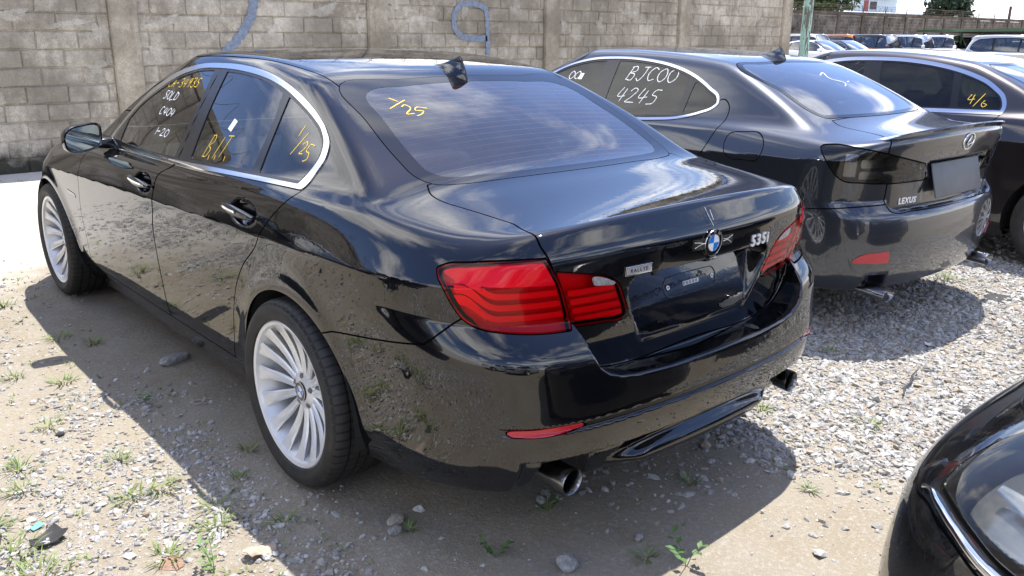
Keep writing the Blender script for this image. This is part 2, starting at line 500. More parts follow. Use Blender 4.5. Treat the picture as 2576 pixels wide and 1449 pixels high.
def project(F, V, it=6):
    e = 4e-4
    for _ in range(it):
        x, y, z = V.T
        f = F(x, y, z)
        g = np.stack([F(x + e, y, z) - F(x - e, y, z), F(x, y + e, z) - F(x, y - e, z), F(x, y, z + e) - F(x, y, z - e)], 1) / (2 * e)
        n2 = (g * g).sum(1) + 1e-9
        V = V - np.clip(f / n2, -.02, .02)[:, None] * g
    return V

def normals(F, V, e=1.5e-3):
    x, y, z = V.T
    g = np.stack([F(x + e, y, z) - F(x - e, y, z), F(x, y + e, z) - F(x, y - e, z), F(x, y, z + e) - F(x, y, z - e)], 1)
    return g / (np.linalg.norm(g, axis=1)[:, None] + 1e-12)

def surface_nets(F, xs, ys, zs, B=8):
    """half body (x >= 0), xs must start at -h/2, h/2; returns verts, tris"""
    nx, ny, nz = len(xs), len(ys), len(zs)
    D = np.ones((nx, ny, nz), np.float32)
    bi = [np.arange(0, n - 1, B) for n in (nx, ny, nz)]
    cen = []; rad = 0
    ctr = [np.array([.5 * (a[i] + a[min(i + B, len(a) - 1)]) for i in b]) for a, b in zip((xs, ys, zs), bi)]
    hw = [np.array([.5 * (a[min(i + B, len(a) - 1)] - a[i]) for i in b]) for a, b in zip((xs, ys, zs), bi)]
    GX, GY, GZ = np.meshgrid(*ctr, indexing='ij'); HX, HY, HZ = np.meshgrid(*hw, indexing='ij')
    f = F(GX.ravel(), GY.ravel(), GZ.ravel()).reshape(GX.shape)
    R = np.sqrt(HX ** 2 + HY ** 2 + HZ ** 2) * 1.7 + .01
    for i, j, k in np.argwhere(f < -R):
        D[bi[0][i]:bi[0][i] + B + 1, bi[1][j]:bi[1][j] + B + 1, bi[2][k]:bi[2][k] + B + 1] = -1
    act = np.argwhere(np.abs(f) <= R)
    o = np.arange(B + 1)
    for c0 in range(0, len(act), 400):
        a = act[c0:c0 + 400]
        I = np.minimum(bi[0][a[:, 0]][:, None] + o, nx - 1); J = np.minimum(bi[1][a[:, 1]][:, None] + o, ny - 1); K = np.minimum(bi[2][a[:, 2]][:, None] + o, nz - 1)
        II = np.broadcast_to(I[:, :, None, None], (len(a), B + 1, B + 1, B + 1)); JJ = np.broadcast_to(J[:, None, :, None], II.shape); KK = np.broadcast_to(K[:, None, None, :], II.shape)
        D[II, JJ, KK] = F(xs[II.ravel()], ys[JJ.ravel()], zs[KK.ravel()]).reshape(II.shape)
    s = D < 0
    cs = [s[i:nx - 1 + i, j:ny - 1 + j, k:nz - 1 + k] for i in (0, 1) for j in (0, 1) for k in (0, 1)]
    anyc = np.logical_or.reduce(cs); allc = np.logical_and.reduce(cs)
    cells = np.argwhere(anyc & ~allc)
    idx = np.full((nx - 1, ny - 1, nz - 1), -1, np.int64)
    idx[tuple(cells.T)] = np.arange(len(cells))
    acc = np.zeros((len(cells), 3)); cnt = np.zeros(len(cells))
    co = (xs, ys, zs)
    for ax in range(3):
        for u in (0, 1):
            for v in (0, 1):
                o0 = [0, 0, 0]; oth = [q for q in range(3) if q != ax]
                o0[oth[0]] = u; o0[oth[1]] = v
                o1 = list(o0); o1[ax] = 1
                a = cells + o0; b = cells + o1
                fa = D[tuple(a.T)]; fb = D[tuple(b.T)]
                m = (fa < 0) != (fb < 0)
                t = np.where(m, fa / np.where(m, fa - fb, 1), 0)
                for q in range(3):
                    pa = co[q][a[:, q]]; pb = co[q][b[:, q]]
                    acc[:, q] += np.where(m, pa + t * (pb - pa), 0)
                cnt += m
    V = acc / np.maximum(cnt, 1)[:, None]
    V[cells[:, 0] == 0, 0] = 0
    tris = []
    for ax in range(3):
        sl0 = [slice(None)] * 3; sl1 = [slice(None)] * 3
        sl0[ax] = slice(0, -1); sl1[ax] = slice(1, None)
        ch = s[tuple(sl0)] != s[tuple(sl1)]
        e = np.argwhere(ch)
        u, v = [q for q in range(3) if q != ax]
        e = e[(e[:, u] > 0) & (e[:, v] > 0)]
        lim = [nx - 1, ny - 1, nz - 1]
        e = e[(e[:, u] < lim[u]) & (e[:, v] < lim[v])]
        def cell(du, dv):
            q = e.copy(); q[:, u] -= du; q[:, v] -= dv
            return idx[tuple(q.T)]
        a, b, c, d = cell(1, 1), cell(0, 1), cell(0, 0), cell(1, 0)
        inside0 = s[tuple(e.T)]
        flip = inside0 if ax != 1 else ~inside0
        q1 = np.where(flip[:, None], np.stack([a, b, c], 1), np.stack([a, c, b], 1))
        q2 = np.where(flip[:, None], np.stack([a, c, d], 1), np.stack([a, d, c], 1))
        tris += [q1, q2]
    T = np.concatenate(tris)
    T = T[(T >= 0).all(1)]
    return V, T

def clip(V, T, d):
    """split a triangle soup by a per-vertex scalar; returns (V, T_inside, T_outside) sharing V"""
    s = d[T] < 0
    n = s.sum(1)
    Tin = [T[n == 3]]; Tout = [T[n == 0]]
    mix = T[(n == 1) | (n == 2)]
    if len(mix):
        sm = d[mix] < 0; nm = sm.sum(1)
        lone = np.where(nm == 1, np.argmax(sm, 1), np.argmax(~sm, 1))
        a = mix[np.arange(len(mix)), lone]; b = mix[np.arange(len(mix)), (lone + 1) % 3]; c = mix[np.arange(len(mix)), (lone + 2) % 3]
        ed = np.concatenate([np.sort(np.stack([a, b], 1), 1), np.sort(np.stack([a, c], 1), 1)])
        key = ed[:, 0] * (len(V) + 1) + ed[:, 1]
        uq, inv = np.unique(key, return_inverse=True)
        i0 = uq // (len(V) + 1); i1 = uq % (len(V) + 1)
        t = d[i0] / (d[i0] - d[i1])
        nv = V[i0] + t[:, None] * (V[i1] - V[i0])
        base = len(V); V = np.concatenate([V, nv])
        inv = inv.ravel()
        ab = base + inv[:len(a)]; ac = base + inv[len(a):]
        tl = np.stack([a, ab, ac], 1); q1 = np.stack([ab, b, c], 1); q2 = np.stack([ab, c, ac], 1)
        l_in = nm == 1
        Tin += [tl[l_in], q1[~l_in], q2[~l_in]]; Tout += [tl[~l_in], q1[l_in], q2[l_in]]
    return V, np.concatenate(Tin), np.concatenate(Tout)
# ---------------------------------------------------------------- cutting a body into panels
class Shell:
    def __init__(s, F, xs, ys, zs):
        s.F = F
        V, T = surface_nets(F, xs, ys, zs)
        V = project(F, V, 4)
        V[np.abs(V[:, 0]) < 1e-6, 0] = 0.
        mid = V[:, 0] < 1e-4
        V[mid, 0] = 0.
        # orient outward
        n = np.cross(V[T[:, 1]] - V[T[:, 0]], V[T[:, 2]] - V[T[:, 0]])
        g = normals(F, V[T].mean(1))
        fl = (n * g).sum(1) < 0
        T[fl] = T[fl][:, ::-1]
        # mirror
        mp = np.arange(len(V)) + len(V); mp[mid] = np.arange(len(V))[mid]
        s.V = np.concatenate([V, V * [-1, 1, 1]]); T2 = mp[T][:, ::-1]
        s.P = {'body': np.concatenate([T, T2])}
    def cut(s, src, dst, fn, gap=0.):
        """move the part of piece src where fn < 0 into dst; with a gap the strip |fn| < gap goes to 'gap'"""
        for sname in ([src] if isinstance(src, str) else src):
            T = s.P[sname]
            if not len(T): continue
            def ev(T):
                u = np.unique(T); d = np.ones(len(s.V)); x, y, z = s.V[u].T; d[u] = fn(x, y, z); return d
            if gap:
                s.V, ti, to = clip(s.V, T, ev(T) + gap)
                s.V, tg, to = clip(s.V, to, ev(to) - gap) if len(to) else (s.V, to, to)
                s.P['gap'] = np.concatenate([s.P['gap'], tg]) if 'gap' in s.P else tg
            else:
                s.V, ti, to = clip(s.V, T, ev(T))
            s.P[sname] = to
            s.P[dst] = np.concatenate([s.P[dst], ti]) if dst in s.P and len(s.P[dst]) else ti
        return s
    def drop(s, src, fn): s.cut(src, '_drop', fn); s.P.pop('_drop', None)
    def seam(s, src, fn, w):
        """cut a dark gap along |fn| < w"""
        s.cut(src, 'gap', lambda x, y, z: np.abs(fn(x, y, z)) - w)
    def side_split(s, name):
        T = s.P.pop(name); c = s.V[T].mean(1)[:, 0]
        s.P[name + '#L'] = T[c < 0]; s.P[name + '#R'] = T[c >= 0]
    def mesh(s, piece, mat, off=0., flange=0., lip=True, flat=False):
        T = s.P[piece]
        if not len(T): return None
        # drop slivers
        u, inv = np.unique(T, return_inverse=True); T = inv.reshape(-1, 3)
        V = project(s.F, s.V[u], 1); V[np.abs(s.V[u][:, 0]) < 1e-6, 0] = 0.
        N = normals(s.F, V)
        V = V + N * off
        ok = (T[:, 0] != T[:, 1]) & (T[:, 1] != T[:, 2]) & (T[:, 0] != T[:, 2])
        T = T[ok]
        if flange:
            e = np.concatenate([T[:, [0, 1]], T[:, [1, 2]], T[:, [2, 0]]])
            key = np.sort(e, 1); k = key[:, 0].astype(np.int64) * len(V) + key[:, 1]
            uq, first, cnt = np.unique(k, return_index=True, return_counts=True)
            b = e[first[cnt == 1]]
            b = b[~((np.abs(V[b[:, 0], 0]) < 1e-6) & (np.abs(V[b[:, 1], 0]) < 1e-6))]
            n = len(b)
            A, B = V[b[:, 0]], V[b[:, 1]]; NA, NB = N[b[:, 0]], N[b[:, 1]]
            side = np.cross(B - A, NA); side /= np.linalg.norm(side, axis=1)[:, None] + 1e-12
            V2 = np.concatenate([A, B, B - NB * flange, A - NA * flange]); base = len(V)
            i = np.arange(n)
            t1 = np.stack([base + i + n, base + i, base + i + 3 * n], 1); t2 = np.stack([base + i + n, base + i + 3 * n, base + i + 2 * n], 1)
            V = np.concatenate([V, V2]); N = np.concatenate([N, side, side, side, side]); T = np.concatenate([T, t1, t2])
        return np_mesh(piece, V, T, mat, N)
    def obj(s, piece, name, mat, parent, off=0., flange=0.):
        me = s.mesh(piece, mat, off, flange)
        return link(name, me, parent) if me is not None else None

def surf_x(F, y, z, side=-1, hi=1.3):
    """x of the flank at (y, z)"""
    y = np.atleast_1d(np.asarray(y, float)); z = np.atleast_1d(np.asarray(z, float))
    lo = np.zeros_like(y) + .2; h = np.zeros_like(y) + hi
    for _ in range(22):
        m = (lo + h) / 2; inn = F(m, y, z) < 0
        lo = np.where(inn, m, lo); h = np.where(inn, h, m)
    return side * lo
def surf_y(F, x, z, ylo=-1.4, yhi=0.2):
    x = np.atleast_1d(np.asarray(x, float)); z = np.atleast_1d(np.asarray(z, float))
    a = np.full(x.shape, ylo); b = np.full(x.shape, yhi)
    for _ in range(22):
        m = (a + b) / 2; inn = F(x, m, z) < 0
        b = np.where(inn, m, b); a = np.where(inn, a, m)
    return b
def surf_z(F, x, y, zlo=.5, zhi=1.8):
    x = np.atleast_1d(np.asarray(x, float)); y = np.atleast_1d(np.asarray(y, float))
    a = np.full(x.shape, zlo); b = np.full(x.shape, zhi)
    for _ in range(22):
        m = (a + b) / 2; inn = F(x, y, m) < 0
        a = np.where(inn, m, a); b = np.where(inn, b, m)
    return a

def wheel_arch(P, rx=None, rz=None):
    rx = rx or P['arch'] * 1.045; rz = rz or P['arch'] * .985
    def fn(x, y, z):
        d = np.full(x.shape, 9.)
        for wy in (P.get('ry', 0.), P['wb']):
            zz = z - P['wr']; zz = np.where(zz < 0, zz * .55, zz)
            d = np.minimum(d, (np.sqrt(((y - wy) / rx) ** 2 + (zz / rz) ** 2) - 1) * rx)
        return np.maximum(d, .60 - np.abs(x))
    return fn

# ---------------------------------------------------------------- wheels
def make_wheel_meshes(R, rim, w, tag_, nsp=15, detail=True, rimmat=None):
    """wheel about x axis, outer face towards -x"""
    rimmat = rimmat or M['alloy']
    hw = w / 2
    prof = [(rim + .004, -hw * .80), (rim + .012, -hw * .93), (rim + .035, -hw * 1.01), (R - .040, -hw * 1.02), (R - .018, -hw * .95), (R - .006, -hw * .84),
            (R - .001, -hw * .70), (R, -hw * .52), (R - .008, -hw * .50), (R - .008, -hw * .46), (R, -hw * .44), (R + .001, -hw * .18), (R - .008, -hw * .16), (R - .008, -hw * .12), (R + .001, -hw * .10),
            (R + .001, hw * .10), (R - .008, hw * .12), (R - .008, hw * .16), (R, hw * .18), (R, hw * .44), (R - .008, hw * .46), (R - .008, hw * .50), (R, hw * .52), (R - .004, hw * .84), (R - .03, hw), (rim + .01, hw * .93), (rim + .004, hw * .8)]
    ty = MB().lathe(prof, 96 if detail else 40, 0).mesh(tag_ + '_tyre', M['tyre'], True, 40)
    # flat contact patch
    co = np.empty(len(ty.vertices) * 3, np.float32); ty.vertices.foreach_get('co', co); co = co.reshape(-1, 3)
    co[:, 2] = np.maximum(co[:, 2], -R + .006); ty.vertices.foreach_set('co', co.ravel())
    barrel = MB().lathe([(rim + .006, -hw * .80), (rim + .010, -hw * .86), (rim + .004, -hw * .90), (rim - .007, -hw * .87), (rim - .012, -hw * .70), (rim - .030, -hw * .40), (rim - .034, hw * .2), (rim - .022, hw * .7), (rim + .004, hw * .8)], 72 if detail else 32, 0)
    bm_ = barrel.mesh(tag_ + '_rim', rimmat, True, 45)
    # spoke: concave blade with a raised ridge, spreading at the rim
    n = 9; v = []; f = []
    for i in range(n):
        t = i / (n - 1); r = .040 + (rim - .003 - .040) * t
        xo = -hw * .62 + .030 * (1 - t) ** 1.5 + .010 * math.sin(math.pi * t) - .20 * hw * t ** 3
        wd = (.0115 + .0125 * t + (.010 * ((t - .72) / .28) ** 2 if t > .72 else 0)) * 15 / nsp * (.8 if nsp < 15 else 1)
        sk = .010 * math.sin(math.pi * t) * 0
        dp = .030 - .008 * t
        v += [(xo + dp, r, -wd * .55 + sk), (xo + .004, r, -wd + sk), (xo - .001, r, -wd * .62 + sk), (xo + .0035, r, 0 + sk), (xo - .001, r, wd * .62 + sk), (xo + .004, r, wd + sk), (xo + dp, r, wd * .55 + sk)]
    for i in range(n - 1):
        for k in range(6): f.append((i * 7 + k, i * 7 + k + 1, (i + 1) * 7 + k + 1, (i + 1) * 7 + k))
    f += [tuple(range(7))[::-1], tuple(range((n - 1) * 7, n * 7))]
    spoke = MB().add(v, f).mesh(tag_ + '_spoke', rimmat, True, 35)
    hub = MB().lathe([(0, -hw * .62 + .024), (.030, -hw * .62 + .024), (.036, -hw * .62 + .020), (.062, -hw * .62 + .026), (.074, -hw * .62 + .036), (.078, -hw * .62 + .06)], 40, 0)
    hub_ = hub.mesh(tag_ + '_hub', rimmat, True, 35)
    bolt = MB().lathe([(0, -.004), (.007, -.004), (.008, 0), (.0125, .0005), (.0125, .004)], 12, 0).mesh(tag_ + '_bolt', M['alloy_dark'], True, 40)
    disc = MB().lathe([(.06, 0), (.165, 0), (.165, .02), (.06, .02)], 48, 0).mesh(tag_ + '_disc', M['disc'], False)
    back = MB().lathe([(0, 0), (rim - .03, 0)], 32, 0).mesh(tag_ + '_back', M['liner'])
    return dict(tyre=ty, rim=bm_, spoke=spoke, hub=hub_, bolt=bolt, disc=disc, back=back, hw=hw, nsp=nsp)

def roundel_parts(parent, loc, rot, r, letters=True):
    """enamelled round badge: black ring with lettering, blue and white quarters"""
    o = link('badge', MB().lathe([(0, -.001), (r * .96, -.001), (r, .001), (r, .005), (r * .0, .005)], 48, 2).mesh('badge', M['black_enamel'], True, 40), parent, loc, rot)
    link('badge_ring', MB().lathe([(r * .95, .005), (r * .96, .0068), (r * .99, .0068), (r * 1.0, .005)], 48, 2).mesh('badge_ring', M['satin'], True, 60), o)
    link('badge_ring', MB().lathe([(r * .60, .005), (r * .61, .0066), (r * .64, .0066), (r * .65, .005)], 40, 2).mesh('badge_ring', M['satin'], True, 60), o)
    for q in range(4):
        a0 = q * math.pi / 2; v = [(0, 0, .0056)] + [(r * .60 * math.cos(a0 + i * math.pi / 20), r * .60 * math.sin(a0 + i * math.pi / 20), .0056) for i in range(11)]
        f = [(0, i, i + 1) for i in range(1, 11)]
        # seen from +z: white top right and bottom left
        link('badge_quarter', MB().add(v, f).mesh('badge_quarter', M['blue_enamel'] if q in (1, 3) else M['white_print']), o)
    if letters:
        for ch, a in (('B', 132), ('M', 90), ('W', 48)):
            me = text_mesh(ch, r * .34, M['silver_print'], .0006)
            th = math.radians(a)
            link('badge_letter', me, o, (r * .80 * math.cos(th), r * .80 * math.sin(th), .0052), (0, 0, th - math.pi / 2))
    return o

def text_mesh(body, size, mat, ext=.001, align='CENTER', shear=0., space=1., bold=0.):
    cu = bpy.data.curves.new('lettering', 'FONT'); cu.body = body; cu.size = size; cu.extrude = ext
    cu.align_x = align; cu.align_y = 'CENTER'; cu.shear = shear; cu.space_character = space; cu.resolution_u = 3; cu.offset = bold
    o = bpy.data.objects.new('lettering', cu); C.objects.link(o)
    dg = bpy.context.evaluated_depsgraph_get()
    me = bpy.data.meshes.new_from_object(o.evaluated_get(dg)); bpy.data.objects.remove(o)
    me.materials.clear(); me.materials.append(mat)
    return me

def put_wheels(car, P, W_, track_f, track_r, cap=None, steer=0., which=(0, 1, 2, 3)):
    for i, (sx, wy, tr) in enumerate(((-1, P.get('ry', 0.), track_r), (1, P.get('ry', 0.), track_r), (-1, P['wb'], track_f), (1, P['wb'], track_f))):
        if i not in which: continue
        rng = random.Random(i + 5)
        w = link('wheel', W_['rim'], car, (sx * tr, wy, P['wr']), (rng.uniform(0, 6), 0, math.pi if sx > 0 else 0))
        if sx > 0: w.rotation_euler = (0, 0, math.pi)
        t = link('tyre', W_['tyre'], w)
        t.rotation_euler = (0, 0, 0)
        w.rotation_euler = (0, 0, (math.pi if sx > 0 else 0) + (steer if wy > 1 else 0))
        ph = rng.uniform(0, 1)
        if i == 0: ph = .05
        for k in range(W_['nsp']):
            link('spoke', W_['spoke'], w, rot=(2 * math.pi * (k + ph) / W_['nsp'], 0, 0))
        link('hub', W_['hub'], w)
        for k in range(5):
            a = 2 * math.pi * k / 5 + .3; link('bolt', W_['bolt'], w, (-W_['hw'] * .62 + .024, .054 * math.cos(a), .054 * math.sin(a)))
        link('brake_disc', W_['disc'], w, (.0, 0, 0)); link('back_plate', W_['back'], w, (.05, 0, 0))
        if cap: cap(w, (-W_['hw'] * .62 + .0225, 0, 0), i)

def wheel_wells(car, P, track, w):
    R = P['arch'] * 1.02
    for sx in (-1, 1):
        for wy in (P.get('ry', 0.), P['wb']):
            m = MB(); n = 24; v = []; f = []
            xo, xi = sx * (track + w * .38), sx * (track - w * .75)
            for i in range(n + 1):
                a = math.radians(-12 + 204 * i / n)
                for x in (xo, xi): v.append((x, wy + R * 1.03 * math.cos(a), P['wr'] + R * math.sin(a)))
            for i in range(n): f.append((2 * i, 2 * i + 1, 2 * i + 3, 2 * i + 2))
            c = len(v); v.append((xi, wy, P['wr']))
            for i in range(n): f.append((2 * i + 1, 2 * i + 3, c))
            m.add(v, f).obj('wheel_liner', M['liner'], car)
PLATE = [(-.310, .835), (-.245, .682), (.245, .682), (.310, .835)]
LIDLINE = [(-.9, .597), (0., .597), (.24, .598), (.38, .606), (.44, .616), (.48, .632), (.507, .655), (.528, .70), (.545, .757), (.57, .81), (.62, .87), (.72, .91), (1.1, .95), (1.1, 1.3), (-1., 1.3)]

def bmw_rear(ax, y, z, yl, yb):
    d = poly_sd(ax, z, PLATE, .2) - .030                  # number-plate recess: a panel that leans back, rounded corners
    yl = yl + (np.maximum(yl + .004, -.995 + (z - .66) * .27 + .05 * ax * ax) - yl) * sstep(.5 - d / .024)
    dl = poly_sd(ax, z + .10 * (y + 1.05), LIDLINE, 3.)       # the lid sits in a notch of the bumper
    yb = yb + .030 * sstep((.398 - z) / .012) * sstep((.73 - ax) / .04)      # recessed lower valance
    e = np.sqrt((ax / .40) ** 2 + ((z - .315) / .055) ** 2)                  # blade in its middle
    yb = yb - .045 * sstep((1.1 - e) / .35) * sstep((.375 - z) / .06)
    g = np.abs(z - (.497 + .02 * sstep((ax - .75) / .3))) - .010             # groove that holds the reflectors
    yb = yb + .008 * sstep(.5 - g / .006) * sstep((.80 - ax) / .05)
    return smin(yl - y, smax(yb - y, -dl - .5 * sstep((ax - .53) / .12), .014), .010)

def bmw_bot(ax, y, zb):
    e = np.maximum(np.abs(ax - .575) - .06, 0) / .03
    return zb + .085 * sstep(1.2 - e) * sstep((-.80 - y) / .05)

HANDLES = ((.305, .927), (1.30, .902))
def bmw_side(ax, y, z):
    d = 0.
    for hy, hz in HANDLES:
        e = np.sqrt(((y - hy + .02) / .100) ** 2 + ((z - hz) / .044) ** 2)
        d = d - .020 * sstep((1.12 - e) / .55)
    return d

BMW = dict(
    wb=2.968, wr=.335, arch=.372, flare=.009,
    plan=[(-1.2, .885), (-.8, .898), (-.4, .918), (.2, .925), (1.0, .928), (2.0, .925), (2.9, .915), (3.4, .90), (3.8, .88)],
    shoulder=[(-1.1, .895), (-.6, .885), (0, .872), (1, .845), (2, .815), (3, .78), (3.8, .74)],
    up1=[(-1.1, .75), (-.6, .48), (0., .24), (.6, .18), (2.4, .18), (3., .4), (3.8, .6)], up2=.5, dn1=.05, crease=.018,
    lower=[(0., -.13), (.14, -.085), (.20, -.058), (.27, -.030), (.33, -.016), (.40, -.012), (.55, -.006), (.75, 0), (1.2, 0)],
    bottom=[(-1.1, .285), (-.85, .272), (-.6, .24), (-.3, .205), (0, .19), (3., .18), (3.8, .2)], bot_extra=bmw_bot, kb=.03,
    lid=[(.3, -.96), (.5, -.965), (.60, -.985), (.70, -1.003), (.80, -1.018), (.875, -1.029), (.93, -1.0325), (.955, -1.0325), (.97, -1.029), (1.0, -1.015), (1.04, -.994), (1.08, -.972), (1.2, -.90)],
    rp2=.11, rp4=.04,
    bump=[(.15, -.93), (.22, -1.0), (.30, -1.055), (.40, -1.09), (.48, -1.107), (.58, -1.102), (.64, -1.097), (.68, -1.091), (.71, -1.077), (.74, -1.051), (.77, -1.019), (.80, -.986), (.9, -.90)],
    bp2=.12, bp4=0., bk=.010, rear_extra=bmw_rear, side_extra=bmw_side,
    front=[(.1, 3.70), (.3, 3.79), (.45, 3.80), (.6, 3.78), (.75, 3.70), (.85, 3.55)], fp2=.25, fp4=.45,
    kr=.52, kf=.3, kt=lambda y: .065 - .040 * sstep((-.80 - y) / .14),
    deck=[(-1.3, 1.075), (-1.03, 1.056), (-.97, 1.0505), (-.9, 1.047), (-.7, 1.056), (-.45, 1.083), (0, 1.088), (1., 1.04), (2., 1.02), (2.4, 1.005), (2.8, .975), (3.2, .91), (3.5, .82), (3.75, .70)],
    dc2=.045, dc4=.05,
    gz0=1.02, belt_x=[(-1., .70), (-.45, .802), (0, .842), (.5, .864), (1., .862), (1.6, .84), (2.2, .80), (2.6, .78)], gt1=.60, gt2=.22,
    roof=[(-.6, 1.30), (-.2, 1.335), (.24, 1.388), (.6, 1.436), (1., 1.459), (1.3, 1.458), (1.6, 1.441), (2., 1.41), (2.4, 1.34)], rc2=.035, rc4=.05,
    rw=((.24, 1.378), (-.44, 1.070), .018, .16), ws=((1.58, 1.425), (2.42, 1.0), .03, .22),
    kg=.07, ku=.07, krw=.02,
)
BMWF = sedan_field(BMW)
LEX_LID = [(-.9, .655), (0., .655), (.50, .66), (.56, .675), (.585, .71), (.585, .80), (.70, .86), (1.1, .86), (1.1, 1.3), (-1., 1.3)]
LEX_PLATE = [(-.315, .88), (-.29, .715), (.29, .715), (.315, .88)]

def lex_rear(ax, y, z, yl, yb):
    d = poly_sd(ax, z, LEX_PLATE, .2) - .02
    yl = yl + (np.maximum(yl + .004, -.978 + (z - .70) * .27 + .05 * ax * ax) - yl) * sstep(.5 - d / .03)
    dl = poly_sd(ax, z + .15 * (y + .95), LEX_LID, 3.)
    return smin(yl - y, smax(yb - y, -dl - .5 * sstep((ax - .58) / .12), .03), .012)

def lex_bot(ax, y, zb):
    e = np.maximum(np.abs(ax - .60) - .05, 0) / .03
    return zb + .085 * sstep(1.2 - e) * sstep((-.78 - y) / .05)

LEX = dict(
    wb=2.73, wr=.325, arch=.36, flare=.012,
    plan=[(-1.1, .855), (-.8, .868), (-.4, .885), (.2, .895), (1.0, .90), (2.0, .898), (2.7, .89), (3.2, .87), (3.6, .85)],
    shoulder=[(-1.1, .93), (-.6, .92), (0, .895), (1, .85), (2, .81), (3, .76), (3.6, .72)],
    up1=[(-1.1, .5), (-.6, .45), (0., .30), (.6, .2), (2.3, .2), (3., .4), (3.6, .6)], up2=.5, dn1=.05, crease=.035,
    lower=[(0., -.13), (.14, -.085), (.20, -.058), (.27, -.030), (.33, -.016), (.40, -.012), (.55, -.006), (.75, 0), (1.2, 0)],
    bottom=[(-1.1, .235), (-.6, .225), (-.3, .20), (0, .18), (3., .17), (3.6, .2)], bot_extra=lex_bot, kb=.05,
    lid=[(.3, -.90), (.5, -.92), (.66, -.935), (.75, -.945), (.85, -.962), (.93, -.98), (1.0, -.995), (1.04, -1.0), (1.2, -1.0)],
    rp2=.14, rp4=.16,
    bump=[(.15, -.86), (.22, -.92), (.30, -.965), (.42, -1.0), (.52, -1.01), (.60, -1.005), (.655, -.99), (.69, -.965), (.74, -.93), (.9, -.88)],
    bp2=.16, bp4=.14, bk=.012, rear_extra=lex_rear,
    front=[(.1, 3.42), (.3, 3.53), (.45, 3.56), (.6, 3.54), (.75, 3.44), (.85, 3.25)], fp2=.3, fp4=.5,
    kr=.26, kf=.3, kt=.07,
    deck=[(-1.2, 1.062), (-1.0, 1.065), (-.8, 1.062), (-.5, 1.075), (-.2, 1.09), (.5, 1.08), (1.5, 1.02), (2.2, .99), (2.6, .95), (3.0, .88), (3.3, .79), (3.5, .70)],
    dc2=.06, dc4=.05,
    gz0=1.01, belt_x=[(-.9, .68), (-.4, .75), (0, .80), (.5, .83), (1., .84), (1.6, .83), (2.1, .79), (2.5, .75)], gt1=.62, gt2=.25,
    roof=[(-.5, 1.29), (-.1, 1.345), (.2, 1.385), (.6, 1.422), (1., 1.438), (1.3, 1.436), (1.6, 1.42), (2., 1.36)], rc2=.04, rc4=.06,
    rw=((.2, 1.388), (-.50, 1.085), .02, .16), ws=((1.40, 1.43), (2.25, .98), .03, .22),
    kg=.08, ku=.10, krw=.03,
)
LEXF = sedan_field(LEX)
PF = dict(BMW)
for _k in ('rear_extra', 'side_extra', 'bot_extra'): PF.pop(_k, None)
PF.update(front=[(.1, 3.66), (.25, 3.75), (.40, 3.775), (.55, 3.76), (.64, 3.735), (.72, 3.68), (.80, 3.58), (.9, 3.40)], fp2=.16, fp4=.30, kf=.40, flare=.006,
          deck=[(-1.3, 1.04), (-.9, 1.04), (-.45, 1.07), (0, 1.08), (1., 1.04), (2., 1.01), (2.4, .99), (2.8, .955), (3.1, .91), (3.35, .85), (3.55, .775), (3.75, .66)],
          bottom=[(-1.1, .25), (0, .19), (3., .19), (3.8, .20)], dc2=.04, dc4=.10, kt=.10,
          up1=[(-1.1, .75), (-.6, .48), (0., .24), (.6, .18), (2.2, .2), (2.8, .5), (3.4, .75), (3.8, .9)], shoulder=[(-1.1, .88), (0, .86), (1, .83), (2, .80), (3, .745), (3.8, .70)])
FF = sedan_field(PF)
FRONT_AT = (.08, -5.56)
# ---------------------------------------------------------------- setting materials
def ground_mat():
    t = NT('dirt_and_fine_gravel')
    co = t.coord()
    big = t.noise(.55, 6, .6, co); mid = t.noise(4.5, 6, .62, co); fine = t.noise(60., 4, .6, co); grit = t.noise(230., 3, .6, co)
    c = t.mix(t.ramp(big, [(.35, 0.), (.68, 1.)]), (.235, .198, .140), (.335, .292, .222))
    c = t.mix(t.ramp(mid, [(.38, 0.), (.72, 1.)]), c, (.315, .285, .232))
    c = t.mix(t.ramp(fine, [(.50, 0.), (.72, .8)]), c, (.40, .375, .33))
    c = t.mix(t.ramp(grit, [(.28, .75), (.48, 0.)]), c, (.15, .12, .09))
    # dry, pale trodden sand towards the wall on the left, with a ragged border
    sx_ = t.new('ShaderNodeSeparateXYZ'); t.l.new(co, sx_.inputs[0])
    e = t.math('SUBTRACT', t.math('SUBTRACT', sx_.outputs[1], t.math('MULTIPLY', sx_.outputs[0], 1.1)), t.math('MULTIPLY', big, 3.2))
    e = t.math('ADD', e, t.math('MULTIPLY', mid, 1.2))
    c = t.mix(t.ramp(t.math('DIVIDE', e, 10.), [(.34, 0.), (.47, .92)]), c, (.56, .53, .47))
    p = t.principled(Base_Color=c, Roughness=.93)
    p.inputs['Specular IOR Level'].default_value = .2
    h = t.math('ADD', t.math('MULTIPLY', mid, .8), t.math('ADD', t.math('MULTIPLY', fine, .35), t.math('MULTIPLY', grit, .22)))
    t.l.new(t.bump(h, .75, .022), p.inputs['Normal'])
    return t.m
M['ground'] = ground_mat()

